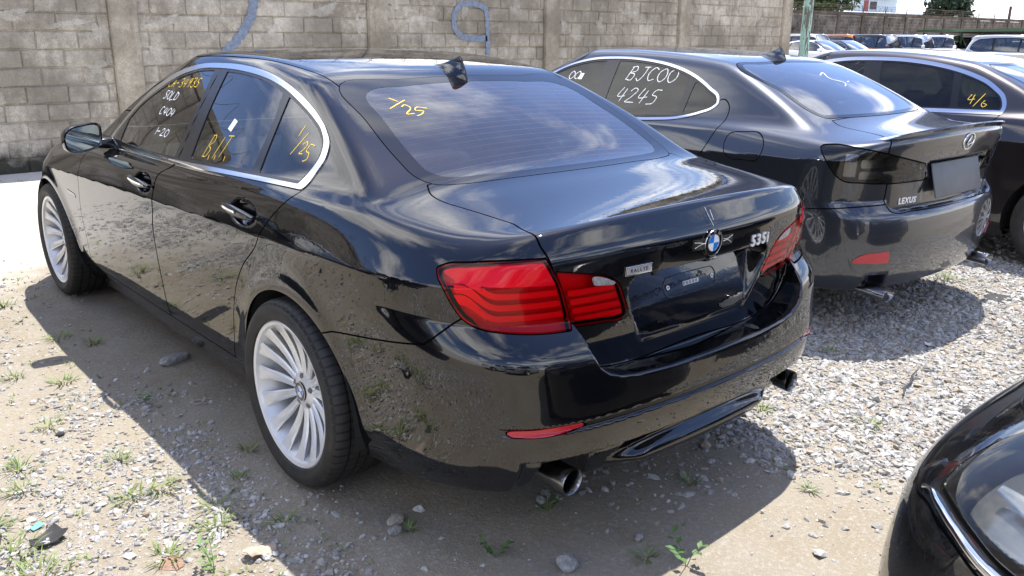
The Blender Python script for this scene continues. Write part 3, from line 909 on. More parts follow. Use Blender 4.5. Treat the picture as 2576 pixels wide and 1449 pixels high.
def block_mat(name, c0, c1, obj_random=True):
    t = NT(name)
    co = t.coord('Object'); geo_ = t.new('ShaderNodeNewGeometry').outputs['Position']
    big = t.noise(1.3, 5, .6, geo_); mid = t.noise(14., 6, .65, geo_); fine = t.noise(90., 4, .6, geo_)
    oi = t.new('ShaderNodeObjectInfo')
    c = t.mix(oi.outputs['Random'] if obj_random else t.noise(2.6, 2, .4, geo_), c0, c1)
    c = t.mix(t.ramp(mid, [(.42, 0.), (.70, .7)]), c, tuple(min(.8, q * 1.4) for q in c1))
    c = t.mix(t.ramp(big, [(.40, .75), (.62, 0.)]), c, tuple(q * .55 for q in c0))
    c = t.mix(t.ramp(fine, [(.33, .6), (.50, 0.)]), c, tuple(q * .4 for q in c0))
    # run-off streaks, drawn out downwards
    mp_ = t.new('ShaderNodeMapping'); t.l.new(geo_, mp_.inputs[0]); mp_.inputs['Scale'].default_value = (1., 1., .12)
    c = t.mix(t.ramp(t.noise(6.5, 5, .6, mp_.outputs[0]), [(.52, 0.), (.72, .55)]), c, tuple(q * .5 for q in c0))
    # damp and algae that creep up from the foot of the wall, with a ragged edge
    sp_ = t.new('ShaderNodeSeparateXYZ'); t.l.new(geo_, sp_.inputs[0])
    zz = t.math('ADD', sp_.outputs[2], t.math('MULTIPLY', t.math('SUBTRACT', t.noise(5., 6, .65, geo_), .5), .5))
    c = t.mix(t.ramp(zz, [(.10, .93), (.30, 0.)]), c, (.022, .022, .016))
    p = t.principled(Base_Color=c, Roughness=.92)
    p.inputs['Specular IOR Level'].default_value = .2
    t.l.new(t.bump(t.math('ADD', mid, t.math('MULTIPLY', fine, .5)), .7, .012), p.inputs['Normal'])
    return t.m
M['block'] = block_mat('concrete_block', (.36, .31, .24), (.58, .52, .425))
M['mortar'] = block_mat('mortar', (.44, .39, .305), (.50, .445, .355), False)
M['patch'] = block_mat('cement_patch', (.50, .45, .37), (.56, .51, .425), False)
M['pillar'] = block_mat('concrete_pillar', (.38, .33, .25), (.49, .43, .34), False)
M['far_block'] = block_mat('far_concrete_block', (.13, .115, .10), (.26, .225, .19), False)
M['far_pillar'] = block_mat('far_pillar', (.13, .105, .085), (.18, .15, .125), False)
M['spray'] = simple('blue_grey_spray', (.20, .24, .31), .8, var=.25, vscale=25)
M['concrete'] = simple('pale_concrete', (.46, .43, .375), .9, var=.12, vscale=2., bump=.4, bscale=50)
def peel():
    t = NT('peeling_green_paint')
    co = t.coord(); v = t.new('ShaderNodeMapping'); t.l.new(co, v.inputs[0]); v.inputs['Scale'].default_value = (1., 1., .25)
    n = t.noise(14., 6, .7, v.outputs[0], .6)
    c = t.mix(t.ramp(n, [(.46, 0.), (.50, 1.)]), (.13, .125, .10), (.36, .56, .46))
    p = t.principled(Base_Color=c, Roughness=.65); t.l.new(t.bump(n, .4, .01), p.inputs['Normal']); return t.m
M['green_post'] = peel()
M['shed_green'] = simple('green_steel', (.022, .085, .022), .5)
M['shed_red'] = simple('red_sheet', (.42, .10, .08), .5, var=.15)
M['shed_under'] = simple('shed_underside', (.05, .05, .04), .8)
M['wire'] = simple('rusty_wire', (.10, .07, .05), .7, .4)
M['wood'] = simple('weathered_wood', (.10, .085, .07), .9)

# ---------------------------------------------------------------- ground: one sheet to the horizon
def ground_z(x, y):
    x = np.asarray(x, float); y = np.asarray(y, float)
    near = np.exp(-((x - 1) ** 2 + (y - 1) ** 2) / 150.)
    z = ((vnoise(x * 1.7, y * 1.7, 3) - .5) * .012 + (vnoise(x * 5.1, y * 5.1, 5) - .5) * .006) * near
    return z - .004 - .10 * sstep((x - 13.) / 26.)

def axis_pts(a, b, d, far):
    c = list(np.arange(a, b + 1e-6, d)); s = d; p = b
    out = []
    while p < far: s *= 1.35; p += s; out.append(p)
    s = d; q = a; lo = []
    while q > -far: s *= 1.35; q -= s; lo.append(q)
    return np.array(lo[::-1] + c + out)
gx = axis_pts(-4., 7., .07, 700.); gy = axis_pts(-3., 8.4, .07, 700.)
GX, GY = np.meshgrid(gx, gy, indexing='ij')
GV = np.stack([GX.ravel(), GY.ravel(), ground_z(GX.ravel(), GY.ravel())], 1)
i, j = np.meshgrid(np.arange(len(gx) - 1), np.arange(len(gy) - 1), indexing='ij')
a = (i * len(gy) + j).ravel()
GQ = np.stack([a, a + len(gy), a + len(gy) + 1, a + 1], 1)
tag(link('ground', np_mesh('ground', GV, GQ, M['ground'])), kind='structure')
# ---------------------------------------------------------------- stones
def stone_mesh(name, P, S, mat, seed, flat=.66):
    """angular chips: jittered icosahedra"""
    rng = np.random.default_rng(seed)
    n = len(P); g = (1 + 5 ** .5) / 2
    ico = np.array([(-1, g, 0), (1, g, 0), (-1, -g, 0), (1, -g, 0), (0, -1, g), (0, 1, g), (0, -1, -g), (0, 1, -g), (g, 0, -1), (g, 0, 1), (-g, 0, -1), (-g, 0, 1)], float) / 1.9
    T = np.array([(0, 11, 5), (0, 5, 1), (0, 1, 7), (0, 7, 10), (0, 10, 11), (1, 5, 9), (5, 11, 4), (11, 10, 2), (10, 7, 6), (7, 1, 8), (3, 9, 4), (3, 4, 2), (3, 2, 6), (3, 6, 8), (3, 8, 9), (4, 9, 5), (2, 4, 11), (6, 2, 10), (8, 6, 7), (9, 8, 1)])
    V = ico[None] * rng.uniform(.68, 1.15, (n, 12, 1)) + rng.normal(0, .10, (n, 12, 3))
    # chop a random flat so that chips show facets
    for _ in range(2):
        d = rng.normal(size=(n, 1, 3)); d /= np.linalg.norm(d, axis=2, keepdims=True)
        k = (V * d).sum(2, keepdims=True); V = V - d * np.maximum(k - rng.uniform(.35, .7, (n, 1, 1)), 0)
    V *= np.stack([rng.uniform(.8, 1.45, n), rng.uniform(.6, 1.05, n), rng.uniform(flat * .6, flat * 1.25, n)], 1)[:, None]
    V *= S[:, None, None]
    a = rng.uniform(0, 2 * np.pi, n); b = rng.normal(0, .3, n); c = rng.normal(0, .3, n)
    x, y, z = V[..., 0].copy(), V[..., 1].copy(), V[..., 2].copy()
    cb, sb = np.cos(b)[:, None], np.sin(b)[:, None]; y, z = y * cb - z * sb, y * sb + z * cb
    cc, sc = np.cos(c)[:, None], np.sin(c)[:, None]; x, z = x * cc + z * sc, -x * sc + z * cc
    ca, sa = np.cos(a)[:, None], np.sin(a)[:, None]; x, y = x * ca - y * sa, x * sa + y * ca
    V = np.stack([x, y, z], 2) + P[:, None, :]
    TT = (T[None] + 12 * np.arange(n)[:, None, None]).reshape(-1, 3)
    me = np_mesh(name, V.reshape(-1, 3), TT, mat, smooth=False)
    at = me.color_attributes.new('tone', 'FLOAT_COLOR', 'POINT')
    g = np.clip(rng.normal(.5, .26, n), 0, 1); w = rng.uniform(0, 1, n)
    col = np.stack([g, w, g * 0, g * 0 + 1], 1).repeat(12, 0)
    at.data.foreach_set('color', col.astype(np.float32).ravel())
    return me

def stone_mat():
    t = NT('crushed_stone')
    at = t.new('ShaderNodeAttribute', attribute_name='tone'); s = t.new('ShaderNodeSeparateColor'); t.l.new(at.outputs['Color'], s.inputs[0])
    c = t.mix(s.outputs[0], (.26, .255, .245), (.62, .61, .585))
    c = t.mix(t.ramp(s.outputs[1], [(.80, 0.), (.97, .7)]), c, (.36, .27, .17))
    gp = t.new('ShaderNodeNewGeometry').outputs['Position']
    c = t.mix(t.ramp(t.noise(95., 5, .65, gp), [(.35, .6), (.6, 0.)]), c, (.17, .16, .145))
    p = t.principled(Base_Color=c, Roughness=.85); p.inputs['Specular IOR Level'].default_value = .3
    t.l.new(t.bump(t.noise(150., 4, .6, gp), .5, .004), p.inputs['Normal'])
    return t.m
M['stone'] = stone_mat()

def gravel_density(x, y):
    n = vnoise(x * 1.3 + 9, y * 1.3, 11) * .6 + vnoise(x * 3.7, y * 3.7, 12) * .4
    patch = vnoise(x * .9 + 4, y * .9 + 1, 13) * .55 + vnoise(x * 2.6, y * 2.6, 14) * .45
    edge = .40 - .22 * np.clip(y + 1.5, -1, 2) + (n - .5) * .9
    right = sstep((x - edge) / .55) * (.68 + .5 * sstep((n - .30) / .22))
    left = sstep((-1.0 - x + (n - .5) * .7) / .4) * (.15 + .85 * sstep((patch - .36) / .16))
    rear = .05 + .25 * sstep((n - .58) / .12)
    return np.clip(np.maximum(np.maximum(right, left), rear * .45), 0, 1)

def scatter(n, x0, x1, y0, y1, smin_, smax_, seed, power=2.2, sink=.30):
    rng = np.random.default_rng(seed)
    x = rng.uniform(x0, x1, n); y = rng.uniform(y0, y1, n)
    k = rng.uniform(0, 1, n) < gravel_density(x, y)
    x, y = x[k], y[k]
    s = smin_ + (smax_ - smin_) * rng.uniform(0, 1, len(x)) ** power
    return np.stack([x, y, ground_z(x, y) + s * (.5 - sink) * .55], 1), s
Pg, Sg = [], []
for args in ((42000, -.2, 4.4, -2.3, .5, .007, .024, 21), (26000, .1, 3.2, -2.1, .0, .004, .010, 27), (15000, .3, 6.5, .3, 5., .011, .028, 22), (7000, 4.2, 9., -2.6, 1.5, .012, .03, 23),
             (34000, -2.7, -.85, -1.9, 5.2, .005, .019, 24), (9000, -1.2, 1.2, -2.3, 4.4, .004, .014, 25), (26000, -2.4, -.95, -1.2, 3.6, .003, .008, 29), (6000, -1.6, 5., -2.0, 1.0, .003, .008, 26), (260, -2.2, 4.4, -2.0, 3.5, .022, .042, 28)):
    a, b = scatter(*args); Pg.append(a); Sg.append(b)
Pg = np.concatenate(Pg); Sg = np.concatenate(Sg)
gr = link('gravel', stone_mesh('gravel', Pg, Sg, M['stone'], 31))
tag(gr, 'loose grey crushed gravel spread over the yard', 'gravel', kind='stuff')

# ---------------------------------------------------------------- block walls
def brick_variant(k, L, H, D=.05):
    """a hollow-block face: worn edges, slightly dished, uneven"""
    rng = random.Random(100 + k)
    b = .008 + .006 * rng.random()
    def ring(y, ins):
        pts = []
        for (sx, sz) in ((-1, -1), (0, -1), (1, -1), (1, 0), (1, 1), (0, 1), (-1, 1), (-1, 0)):
            j = .004 if y < 0 else 0
            pts.append((sx * (L / 2 - ins) + rng.uniform(-j, j), y + (rng.uniform(-.003, .003) if y < 0 else 0), sz * (H / 2 - ins) + rng.uniform(-j, j)))
        return pts
    v = ring(D, 0) + ring(-.004, 0.) + ring(-.014, b) + [(0, -.015 + rng.uniform(-.003, .003), 0)]
    f = []
    for r in (0, 8):
        for i in range(8): f.append((r + i, r + (i + 1) % 8, r + 8 + (i + 1) % 8, r + 8 + i))
    for i in range(8): f.append((16 + i, 16 + (i + 1) % 8, 24))
    m = MB(); m.add(v, f)
    return m

CH = .195; BL = .43
PX = [-12.46, -9.06, -5.66, -2.26, 1.14, 4.58, 7.96, 11.45, 15.02]; PW = .31
WALL_Y = 8.20
bricks = []
for b0, b1 in zip(PX[:-1], PX[1:]):
    xa, xb = b0 + PW + .005, b1 - .005
    for r in range(18):
        z = -.045 + r * CH
        off = -(r % 2) * BL * .5 - random.Random(r * 31 + int(b0 * 10)).uniform(0, .1)
        x = xa + off
        while x < xb - .03:
            l, rr = max(x, xa), min(x + BL - .014, xb)
            if rr - l > .06: bricks.append((.5 * (l + rr), z + CH / 2, rr - l))
            x += BL
wall = MB().box(-12.6, 15.33, WALL_Y + .002, WALL_Y + .18, -.1, 3.48).obj('block_wall', M['mortar'])
tag(wall, 'brown concrete block wall with pillars and blue spray marks behind the dark sedans', 'wall')
for k, x in enumerate(PX):
    p = MB(); p.box(x, x + PW, WALL_Y - .075, WALL_Y + .20, -.1, 3.52)
    me = p.mesh('pillar', M['pillar']); rounded(me, .012); link('pillar', me, wall)
link('coping', MB().box(-12.6, 15.33, WALL_Y - .03, WALL_Y + .21, 3.52, 3.64).mesh('coping', M['pillar']), wall)
VAR = {}
def bvar(k, L):
    q = round(L, 2)
    if (k, q) not in VAR: VAR[(k, q)] = brick_variant(k, q, CH - .013).mesh('brick', M['block'])
    return VAR[(k, q)]
def vis_rank(b):
    x, z, _ = b
    d = math.hypot(x - CAM_POS[0], WALL_Y - CAM_POS[1])
    hidden = 0
    if x < -1.0: hidden = 60
    lim = np.interp(x, [-1, .6, 1.3, 2.0, 2.6, 4.2, 8.5, 10.5, 16], [-.1, .15, .55, .95, 1.35, 1.45, 1.30, 1.34, 1.30])
    if z < lim: hidden = 40
    if z > 2.42: hidden = 50
    return d + hidden
bricks.sort(key=vis_rank)
rest = MB()
for i, (x, z, L) in enumerate(bricks):
    rng = random.Random(i)
    dy = rng.uniform(-.006, .004)
    if i < 300:
        o = link('brick', bvar(rng.randrange(5), L), wall, (x, WALL_Y + dy, z + rng.uniform(-.003, .003)), (rng.uniform(-.01, .01), rng.uniform(-.006, .006), rng.uniform(-.008, .008)))
    else:
        m = brick_variant(rng.randrange(5), L, CH - .013)
        rest.add([(v[0] + x, v[1] + WALL_Y + dy, v[2] + z) for v in m.v], m.f)
r_ = rest.obj('brick_field', M['block'], wall); r_['kind'] = 'stuff'
# cement smears over joints: ragged flat lumps
def blob(rx, rz, seed, t=.007):
    rng = random.Random(seed); n = 40; out = []; inn = []
    ph = [rng.uniform(0, 6.28) for _ in range(4)]
    for i in range(n):
        a = 2 * math.pi * i / n
        k = 1 + .22 * math.sin(2 * a + ph[0]) + .18 * math.sin(3 * a + ph[1]) + .12 * math.sin(5 * a + ph[2]) + .08 * math.sin(9 * a + ph[3]) + rng.uniform(-.07, .07)
        out.append((rx * k * math.cos(a), 0, rz * k * math.sin(a))); inn.append((rx * k * .86 * math.cos(a), -t + rng.uniform(-.003, .003), rz * k * .86 * math.sin(a)))
    m = MB(); v = out + inn + [(0, -t * 1.05, 0)]
    f = [(i, (i + 1) % n, n + (i + 1) % n, n + i) for i in range(n)] + [(n + i, n + (i + 1) % n, 2 * n) for i in range(n)]
    return m.add(v, f)
BLOBS = [blob(.16, .075, 1).mesh('mortar_patch', M['patch']), blob(.09, .085, 2).mesh('mortar_patch', M['patch']), blob(.22, .05, 3).mesh('mortar_patch', M['patch']), blob(.07, .13, 4).mesh('mortar_patch', M['patch'])]
for i, (x, z, k) in enumerate([(.15, 1.68, 0), (.72, 1.60, 2), (.55, 1.82, 1), (1.02, 1.50, 3), (1.62, 1.30, 1), (1.74, 1.62, 0), (3.15, 1.55, 1), (2.55, 1.20, 3), (4.45, 1.62, 3), (3.9, 1.80, 0), (5.05, 1.92, 1), (5.5, 1.72, 2), (6.3, 1.85, 3), (6.9, 1.6, 0), (7.3, 1.90, 1),
                               (8.42, 1.65, 3), (8.9, 1.98, 1), (9.3, 1.72, 1), (10.1, 1.88, 0), (10.6, 1.62, 3), (11.05, 1.95, 1), (12.2, 1.75, 3), (12.7, 1.95, 0), (13.4, 1.68, 1), (14.1, 1.9, 3), (14.6, 1.62, 1), (.95, 1.12, 1), (8.75, 1.48, 0)]):
    rng = random.Random(i + 50)
    link('mortar_patch', BLOBS[k], wall, (x, WALL_Y - .012, z), (0, rng.uniform(-.3, .3), 0), (rng.uniform(.75, 1.15), 1, rng.uniform(.75, 1.15)))

def ribbon(pts, w, y, name, mat, parent, wob=.12):
    """flat paint stroke on the wall plane (x, z)"""
    P = smooth_poly([tuple(p) for p in pts], False, 8); n = len(P); v = []; f = []
    for i, p in enumerate(P):
        q0 = P[max(i - 1, 0)]; q1 = P[min(i + 1, n - 1)]
        dx, dz = q1[0] - q0[0], q1[1] - q0[1]; l = math.hypot(dx, dz) or 1
        for s in (-1, 1):
            ww = w * .5 * (1 + wob * math.sin(i * 1.7 + s) + wob * math.sin(i * .9 + 2 * s))
            v.append((p[0] - dz / l * ww * s, y, p[1] + dx / l * ww * s))
    for i in range(n - 1): f.append((2 * i, 2 * i + 1, 2 * i + 3, 2 * i + 2))
    m = MB(); m.add(v, f); m.add([(q[0], q[1] + .004, q[2]) for q in v], f)
    return m.obj(name, mat, parent)
ribbon([(6.75, 1.20), (6.75, 1.49), (6.74, 1.7), (6.71, 1.88), (6.45, 1.96), (6.19, 1.92), (6.09, 1.75), (6.13, 1.56), (6.33, 1.46), (6.57, 1.45), (6.74, 1.46)], .085, WALL_Y - .026, 'spray_mark', M['spray'], wall)
ribbon([(2.40, 1.20), (2.58, 1.36), (2.69, 1.47), (2.79, 1.6), (2.86, 1.72), (2.9, 1.86), (2.92, 2.05), (2.90, 2.3)], .115, WALL_Y - .026, 'spray_mark', M['spray'], wall)

nw = MB(); nw.tube([(-12. + i * .05, WALL_Y + .08 + .24 * math.cos(i * .5), 3.92 + .22 * math.sin(i * .5) + .04 * math.sin(i * .07)) for i in range(545)], .006, 3, False)
nw.obj('razor_wire', M['wire'], wall)

def dirpt(u, D, z=0., v=100.):
    """point at horizontal distance D in the direction of a column of the picture: used to survey the far things"""
    x = (u / 2576. - .5) / CAM_F; y = -(v / 1449. - .5) * 1449. / 2576. / CAM_F
    d = _f + _r2 * x + _u2 * y; h = math.hypot(d.x, d.y)
    return (CAM_POS[0] + D * d.x / h, CAM_POS[1] + D * d.y / h, z)

# peeling green post at the end of the wall
gp = MB(); gp.tube([(15.62, 7.95, -.1), (15.63, 7.95, 1.4), (15.66, 7.95, 3.1)], .105, 12)
tag(gp.obj('green_post', M['green_post'], smooth=True, angle=50), 'pale green post with peeling paint at the end of the block wall', 'post')

# the far boundary wall
FY = 26.; F0, F1 = 22., 97.
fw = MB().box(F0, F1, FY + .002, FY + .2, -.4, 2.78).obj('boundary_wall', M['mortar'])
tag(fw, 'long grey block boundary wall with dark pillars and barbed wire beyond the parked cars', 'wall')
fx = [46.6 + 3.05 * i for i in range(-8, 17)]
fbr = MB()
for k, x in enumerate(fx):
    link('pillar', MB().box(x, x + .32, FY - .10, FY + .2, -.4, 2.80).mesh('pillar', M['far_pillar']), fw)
    if k + 1 < len(fx):
        xa, xb = x + .33, fx[k + 1] - .01
        for r in range(15):
            z = -.25 + r * .2; q = xa - (r % 2) * .22
            while q < xb - .05:
                l, rr = max(q, xa), min(q + .425, xb)
                if rr - l > .06:
                    rng = random.Random(k * 1000 + r * 50 + int(q * 10)); dy = rng.uniform(-.02, .012) - (.03 if rng.random() < .12 else 0)
                    fbr.box(l, rr, FY - .012 + dy, FY + .02, z, z + .182)
                q += .445
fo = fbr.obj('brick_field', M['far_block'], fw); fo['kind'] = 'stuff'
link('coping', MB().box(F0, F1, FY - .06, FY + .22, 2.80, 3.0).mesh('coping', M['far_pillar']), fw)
br_me = None
for k, x in enumerate(fx):
    if br_me is None:
        b = MB(); b.tube([(0, 0, 0), (-.16, 0, .42)], .022, 5); b.tube([(0, 0, 0), (.16, 0, .42)], .022, 5); br_me = b.mesh('wire_bracket', M['wire'])
    link('wire_bracket', br_me, fw, (x + .16, FY, 3.0))
bw = MB(); pts = []
for i in range(1500):
    t = i * .42; x = 40 + i * .037
    pts.append((x, FY + .22 * math.cos(t), 3.22 + .20 * math.sin(t) + .03 * math.sin(x * 2.1)))
bw.tube(pts, .006, 3, False)
for zz in (3.12, 3.26, 3.40): bw.tube([(40 + i * 3.05, FY, zz + (.03 if i % 2 else -.02)) for i in range(19)], .006, 3, False)
bw.obj('barbed_wire', M['wire'], fw)
wl_ = MB().box(0, 1.9, -.12, .0, -.06, .06)
link('timber_ledge', wl_.mesh('timber_ledge', M['wood']), fw, (44.6, FY - .12, 1.95 + .0))

# pale building behind the boundary wall
M['bld_wall'] = simple('pale_blue_render', (.55, .62, .66), .8, var=.08, vscale=.6)
M['bld_roof'] = simple('white_roof', (.66, .70, .73), .6, var=.06, vscale=.4)
M['bld_dark'] = simple('dark_opening', (.05, .04, .04), .6)
M['bld_red'] = simple('red_door', (.32, .06, .05), .6)
c0 = dirpt(2180, 92); bd = empty('pale_building', (c0[0], c0[1], -.3), math.radians(-8))
tag(bd, 'pale blue flat-roofed building with a raised upper storey behind the boundary wall', 'building')
link('wall', MB().box(-11, 13, 0, 12, 0, 3.75).mesh('wall', M['bld_wall']), bd)
rf = link('roof', MB().prism([(-.5, 3.75), (12.5, 3.75), (12.5, 4.15), (6., 4.55), (-.5, 4.0)], -11.6, 13.6, 0).mesh('roof', M['bld_roof']), bd)
link('water_tank', MB().lathe([(0, 0), (.45, 0), (.5, .1), (.5, .45), (.35, .6), (0, .62)], 16, 2).mesh('water_tank', simple('blue_tank', (.05, .18, .5), .5)), rf, (-6.5, .6, 4.05))
us = link('upper_storey', MB().box(-.2, 5.6, 1., 6., 4.0, 5.25).mesh('upper_storey', M['bld_wall']), bd)
link('parapet', MB().box(-.6, 6., .7, 6.3, 5.25, 5.7).mesh('parapet', M['bld_roof']), us)
link('upper_parapet', MB().box(-.3, 2.9, .9, 6.1, 5.70, 7.2).mesh('upper_parapet', M['bld_roof']), us)
link('door', MB().box(.35, 1.0, .95, .999, 4.15, 5.15).mesh('door', M['bld_red']), us)
link('window', MB().box(1.3, 2.3, .95, .999, 4.35, 5.05).mesh('window', M['bld_dark']), us)

# trees behind the wall
def leaf_mat(name, c0, c1):
    t = NT(name); gp_ = t.new('ShaderNodeNewGeometry').outputs['Position']
    c = t.mix(t.ramp(t.noise(1.6, 4, .6, gp_), [(.35, 0.), (.65, 1.)]), c0, c1)
    p = t.principled(Base_Color=c, Roughness=.6)
    p.inputs['Subsurface Weight'].default_value = 0.
    return t.m
M['leaf_a'] = leaf_mat('broad_leaf', (.030, .060, .018), (.085, .12, .035))
M['leaf_b'] = leaf_mat('conifer_leaf', (.018, .040, .020), (.045, .075, .035))
M['bark'] = simple('bark', (.09, .07, .05), .9, var=.3, vscale=5)
def leaf_cloud(clumps, n, size, seed, droop=0.):
    rng = np.random.default_rng(seed)
    w = np.array([c[3] ** 2 for c in clumps]); ci = rng.choice(len(clumps), n, p=w / w.sum())
    cc = np.array([c[:3] for c in clumps])[ci]; cr = np.array([c[3] for c in clumps])[ci]
    d = rng.normal(size=(n, 3)); d /= np.linalg.norm(d, axis=1)[:, None]
    P = cc + d * (cr * rng.uniform(.45, 1.05, n) ** .6)[:, None] * np.array([1, 1, .75])
    a = rng.normal(size=(n, 3)); a[:, 2] -= droop; a /= np.linalg.norm(a, axis=1)[:, None]
    b = np.cross(a, rng.normal(size=(n, 3))); b /= np.linalg.norm(b, axis=1)[:, None]
    s = size * rng.uniform(.6, 1.4, n)[:, None]
    V = np.stack([P - a * s, P + b * s * .45, P + a * s, P - b * s * .45], 1).reshape(-1, 3)
    return V, np.arange(4 * n).reshape(-1, 4)
def tree(u, D, base_z, h, crown, n, size, leafm, label, seed, conifer=False):
    p = dirpt(u, D); root = empty('conifer_tree' if conifer else 'broadleaf_tree', (p[0], p[1], base_z)); tag(root, label, 'tree')
    rng = random.Random(seed)
    m = MB(); m.tube([(0, 0, 0), (.1, 0, h * .4), (0, .1, h * .75), (.1, 0, h)], [.28, .22, .14, .04], 8)
    cl = []
    for i in range(crown[0]):
        t = i / crown[0]
        if conifer:
            z = h * (.25 + .75 * t); r = crown[1] * (1.06 - t) ** .8
            for k in range(5 if t < .8 else 2):
                a = rng.uniform(0, 6.28); rr = r * rng.uniform(.35, 1.)
                q = (rr * math.cos(a), rr * math.sin(a), z - rr * .18 + rng.uniform(-.2, .2)); cl.append((*q, rng.uniform(.35, .75)))
                m.tube([(0, 0, z), q], [.05, .02], 5)
        else:
            a = rng.uniform(0, 6.28); rr = crown[1] * rng.uniform(.1, 1.); z = h * rng.uniform(.45, 1.05)
            q = (rr * math.cos(a), rr * math.sin(a), z); cl.append((*q, rng.uniform(.5, 1.2)))
            m.tube([(0, 0, h * .45), (q[0] * .5, q[1] * .5, h * .45 + (z - h * .45) * .6), q], [.10, .06, .02], 5)
    m.obj('trunk', M['bark'], root, smooth=True)
    V, Q = leaf_cloud(cl, n, size, seed, .3 if conifer else .1)
    link('crown', np_mesh('crown', V, Q, leafm, smooth=False), root)
tree(2040, 78, -.3, 6.2, (34, 2.6), 5200, .20, M['leaf_a'], 'leafy green tree rising over the boundary wall beside the green post', 3)
tree(2376, 84, -.3, 7.0, (26, 3.0), 7500, .20, M['leaf_b'], 'dark green feathery conifer standing behind the boundary wall', 5, True)
tree(2300, 92, -.3, 3.0, (14, 2.2), 1600, .18, M['leaf_a'], 'low green bush peeping over the wall left of the conifer', 8)
pp = dirpt(2529, 95); pl = MB(); pl.tube([(0, 0, 0), (.02, 0, 4.6)], .13, 8); pl.tube([(.02, 0, 4.6), (.03, 0, 6.5)], .03, 6)
tag(pl.obj('antenna_pole', simple('dark_red_pole', (.10, .05, .045), .6), loc=(pp[0], pp[1], -.3)), 'thin dark pole standing behind the far right end of the boundary wall', 'pole')

# low shed: green posts, red sheet roof
sa = Vector(dirpt(2318, 60)); sb = Vector(dirpt(2640, 42)); dv = (sb - sa); L_ = dv.length; ang = math.atan2(dv.y, dv.x)
sh = empty('open_shed', (sa.x, sa.y, -.30), ang); tag(sh, 'low open shed with a red sheet roof edge and green posts', 'shed')
link('roof_sheet', MB().prism([(-.3, 2.20), (4.5, 1.98), (4.5, 2.02), (-.3, 2.25)], 0, L_, 0).mesh('roof_sheet', M['shed_red']), sh)
link('fascia', MB().box(-.05, L_ + .05, -.34, -.302, 2.10, 2.235).mesh('fascia', M['shed_green']), sh)
link('ceiling', MB().prism([(-.28, 2.14), (4.5, 1.92), (4.5, 1.94), (-.28, 2.16)], .02, L_ - .02, 0).mesh('ceiling', M['shed_under']), sh)
pm = MB().box(-.045, .045, -.045, .045, -.1, 2.05).mesh('post', M['shed_green'])
for t in (.04, .22, .42, .60, .76, .92):
    link('post', pm, sh, (L_ * t, -.1, 0)); link('post', pm, sh, (L_ * t, 3.6, 0), scale=(1, 1, .92))
# ---------------------------------------------------------------- shared car bits
def grid(a, b, h): return np.arange(a, b + h, h)
def stroke_text(strokes, place, w, parent, mat, name):
    """hand-drawn strokes as thin raised ribbons; place maps arrays (u, v) to points and normals"""
    m = MB(); allp = []
    for st in strokes:
        allp.append(smooth_poly(st, False, 5) if len(st) > 2 else [tuple(st[0]), ((st[0][0] + st[1][0]) / 2, (st[0][1] + st[1][1]) / 2), tuple(st[1])])
    flat = np.array([p for P in allp for p in P]); PP, NN = place.arr(flat[:, 0], flat[:, 1]); k0 = 0
    for P in allp:
        pts = [(Vector(PP[k0 + i]), Vector(NN[k0 + i])) for i in range(len(P))]; k0 += len(P); v = []; f = []
        for i, (p, n) in enumerate(pts):
            a = pts[max(i - 1, 0)][0]; b = pts[min(i + 1, len(pts) - 1)][0]
            d = (b - a).normalized(); s = d.cross(n).normalized()
            ww = w * .5 * (1 + .25 * math.sin(i * 2.1))
            v += [p + s * ww, p + n * .0008, p - s * ww]
        for i in range(len(pts) - 1):
            for k in range(2): f.append((i * 3 + k, i * 3 + k + 1, i * 3 + k + 4, i * 3 + k + 3))
        m.add(v, f)
    o = m.obj(name, mat, parent, smooth=True); o['kind'] = 'stuff'
    return o

GLYPH = {  # strokes in a unit box
 '0': [[(.5, 1), (.1, .7), (.1, .3), (.5, 0), (.9, .3), (.9, .7), (.5, 1)]], '1': [[(.55, 1), (.4, 0)]], '2': [[(.1, .75), (.4, 1), (.8, .85), (.6, .45), (.1, 0)], [(.1, 0), (.95, .05)]],
 '3': [[(.1, .95), (.7, 1), (.8, .75), (.4, .55), (.85, .4), (.7, .05), (.1, .05)]], '4': [[(.35, 1), (.1, .4), (.9, .42)], [(.75, .9), (.55, 0)]], '5': [[(.9, 1), (.35, .97), (.25, .6), (.75, .5), (.7, .1), (.1, 0)]],
 '6': [[(.8, 1), (.3, .6), (.15, .2), (.5, 0), (.8, .25), (.5, .45), (.2, .3)]], '9': [[(.85, .85), (.5, 1), (.2, .75), (.45, .5), (.85, .85), (.6, 0)]], 'A': [[(0, 0), (.5, 1), (.75, 0)], [(.15, .4), (.8, .42)]],
 'B': [[(.25, 1), (.1, 0)], [(.1, .95), (.7, 1), (.8, .75), (.3, .55), (.85, .4), (.7, .05), (.05, .02)]], 'C': [[(.9, .85), (.5, 1), (.1, .5), (.4, 0), (.9, .15)]], 'D': [[(.2, 1), (.1, 0)], [(.15, 1), (.85, .7), (.75, .2), (.1, 0)]],
 'I': [[(.6, 1), (.35, 0)]], 'J': [[(.75, 1), (.7, .3), (.4, 0), (.1, .2)], [(.4, 1), (1., 1.)]], 'L': [[(.25, 1), (.1, 0), (.85, .08)]], 'O': [[(.5, 1), (.1, .7), (.1, .3), (.5, 0), (.9, .3), (.9, .7), (.5, 1)]],
 'S': [[(.85, .95), (.3, .95), (.25, .65), (.75, .4), (.6, .05), (.1, .05)]], 'T': [[(0, .97), (1., 1.)], [(.6, 1), (.35, 0)]], '-': [[(.1, .45), (.8, .5)]], '.': [[(.2, .08), (.3, -.08)]], '/': [[(.9, 1.1), (0, -.25)]]}
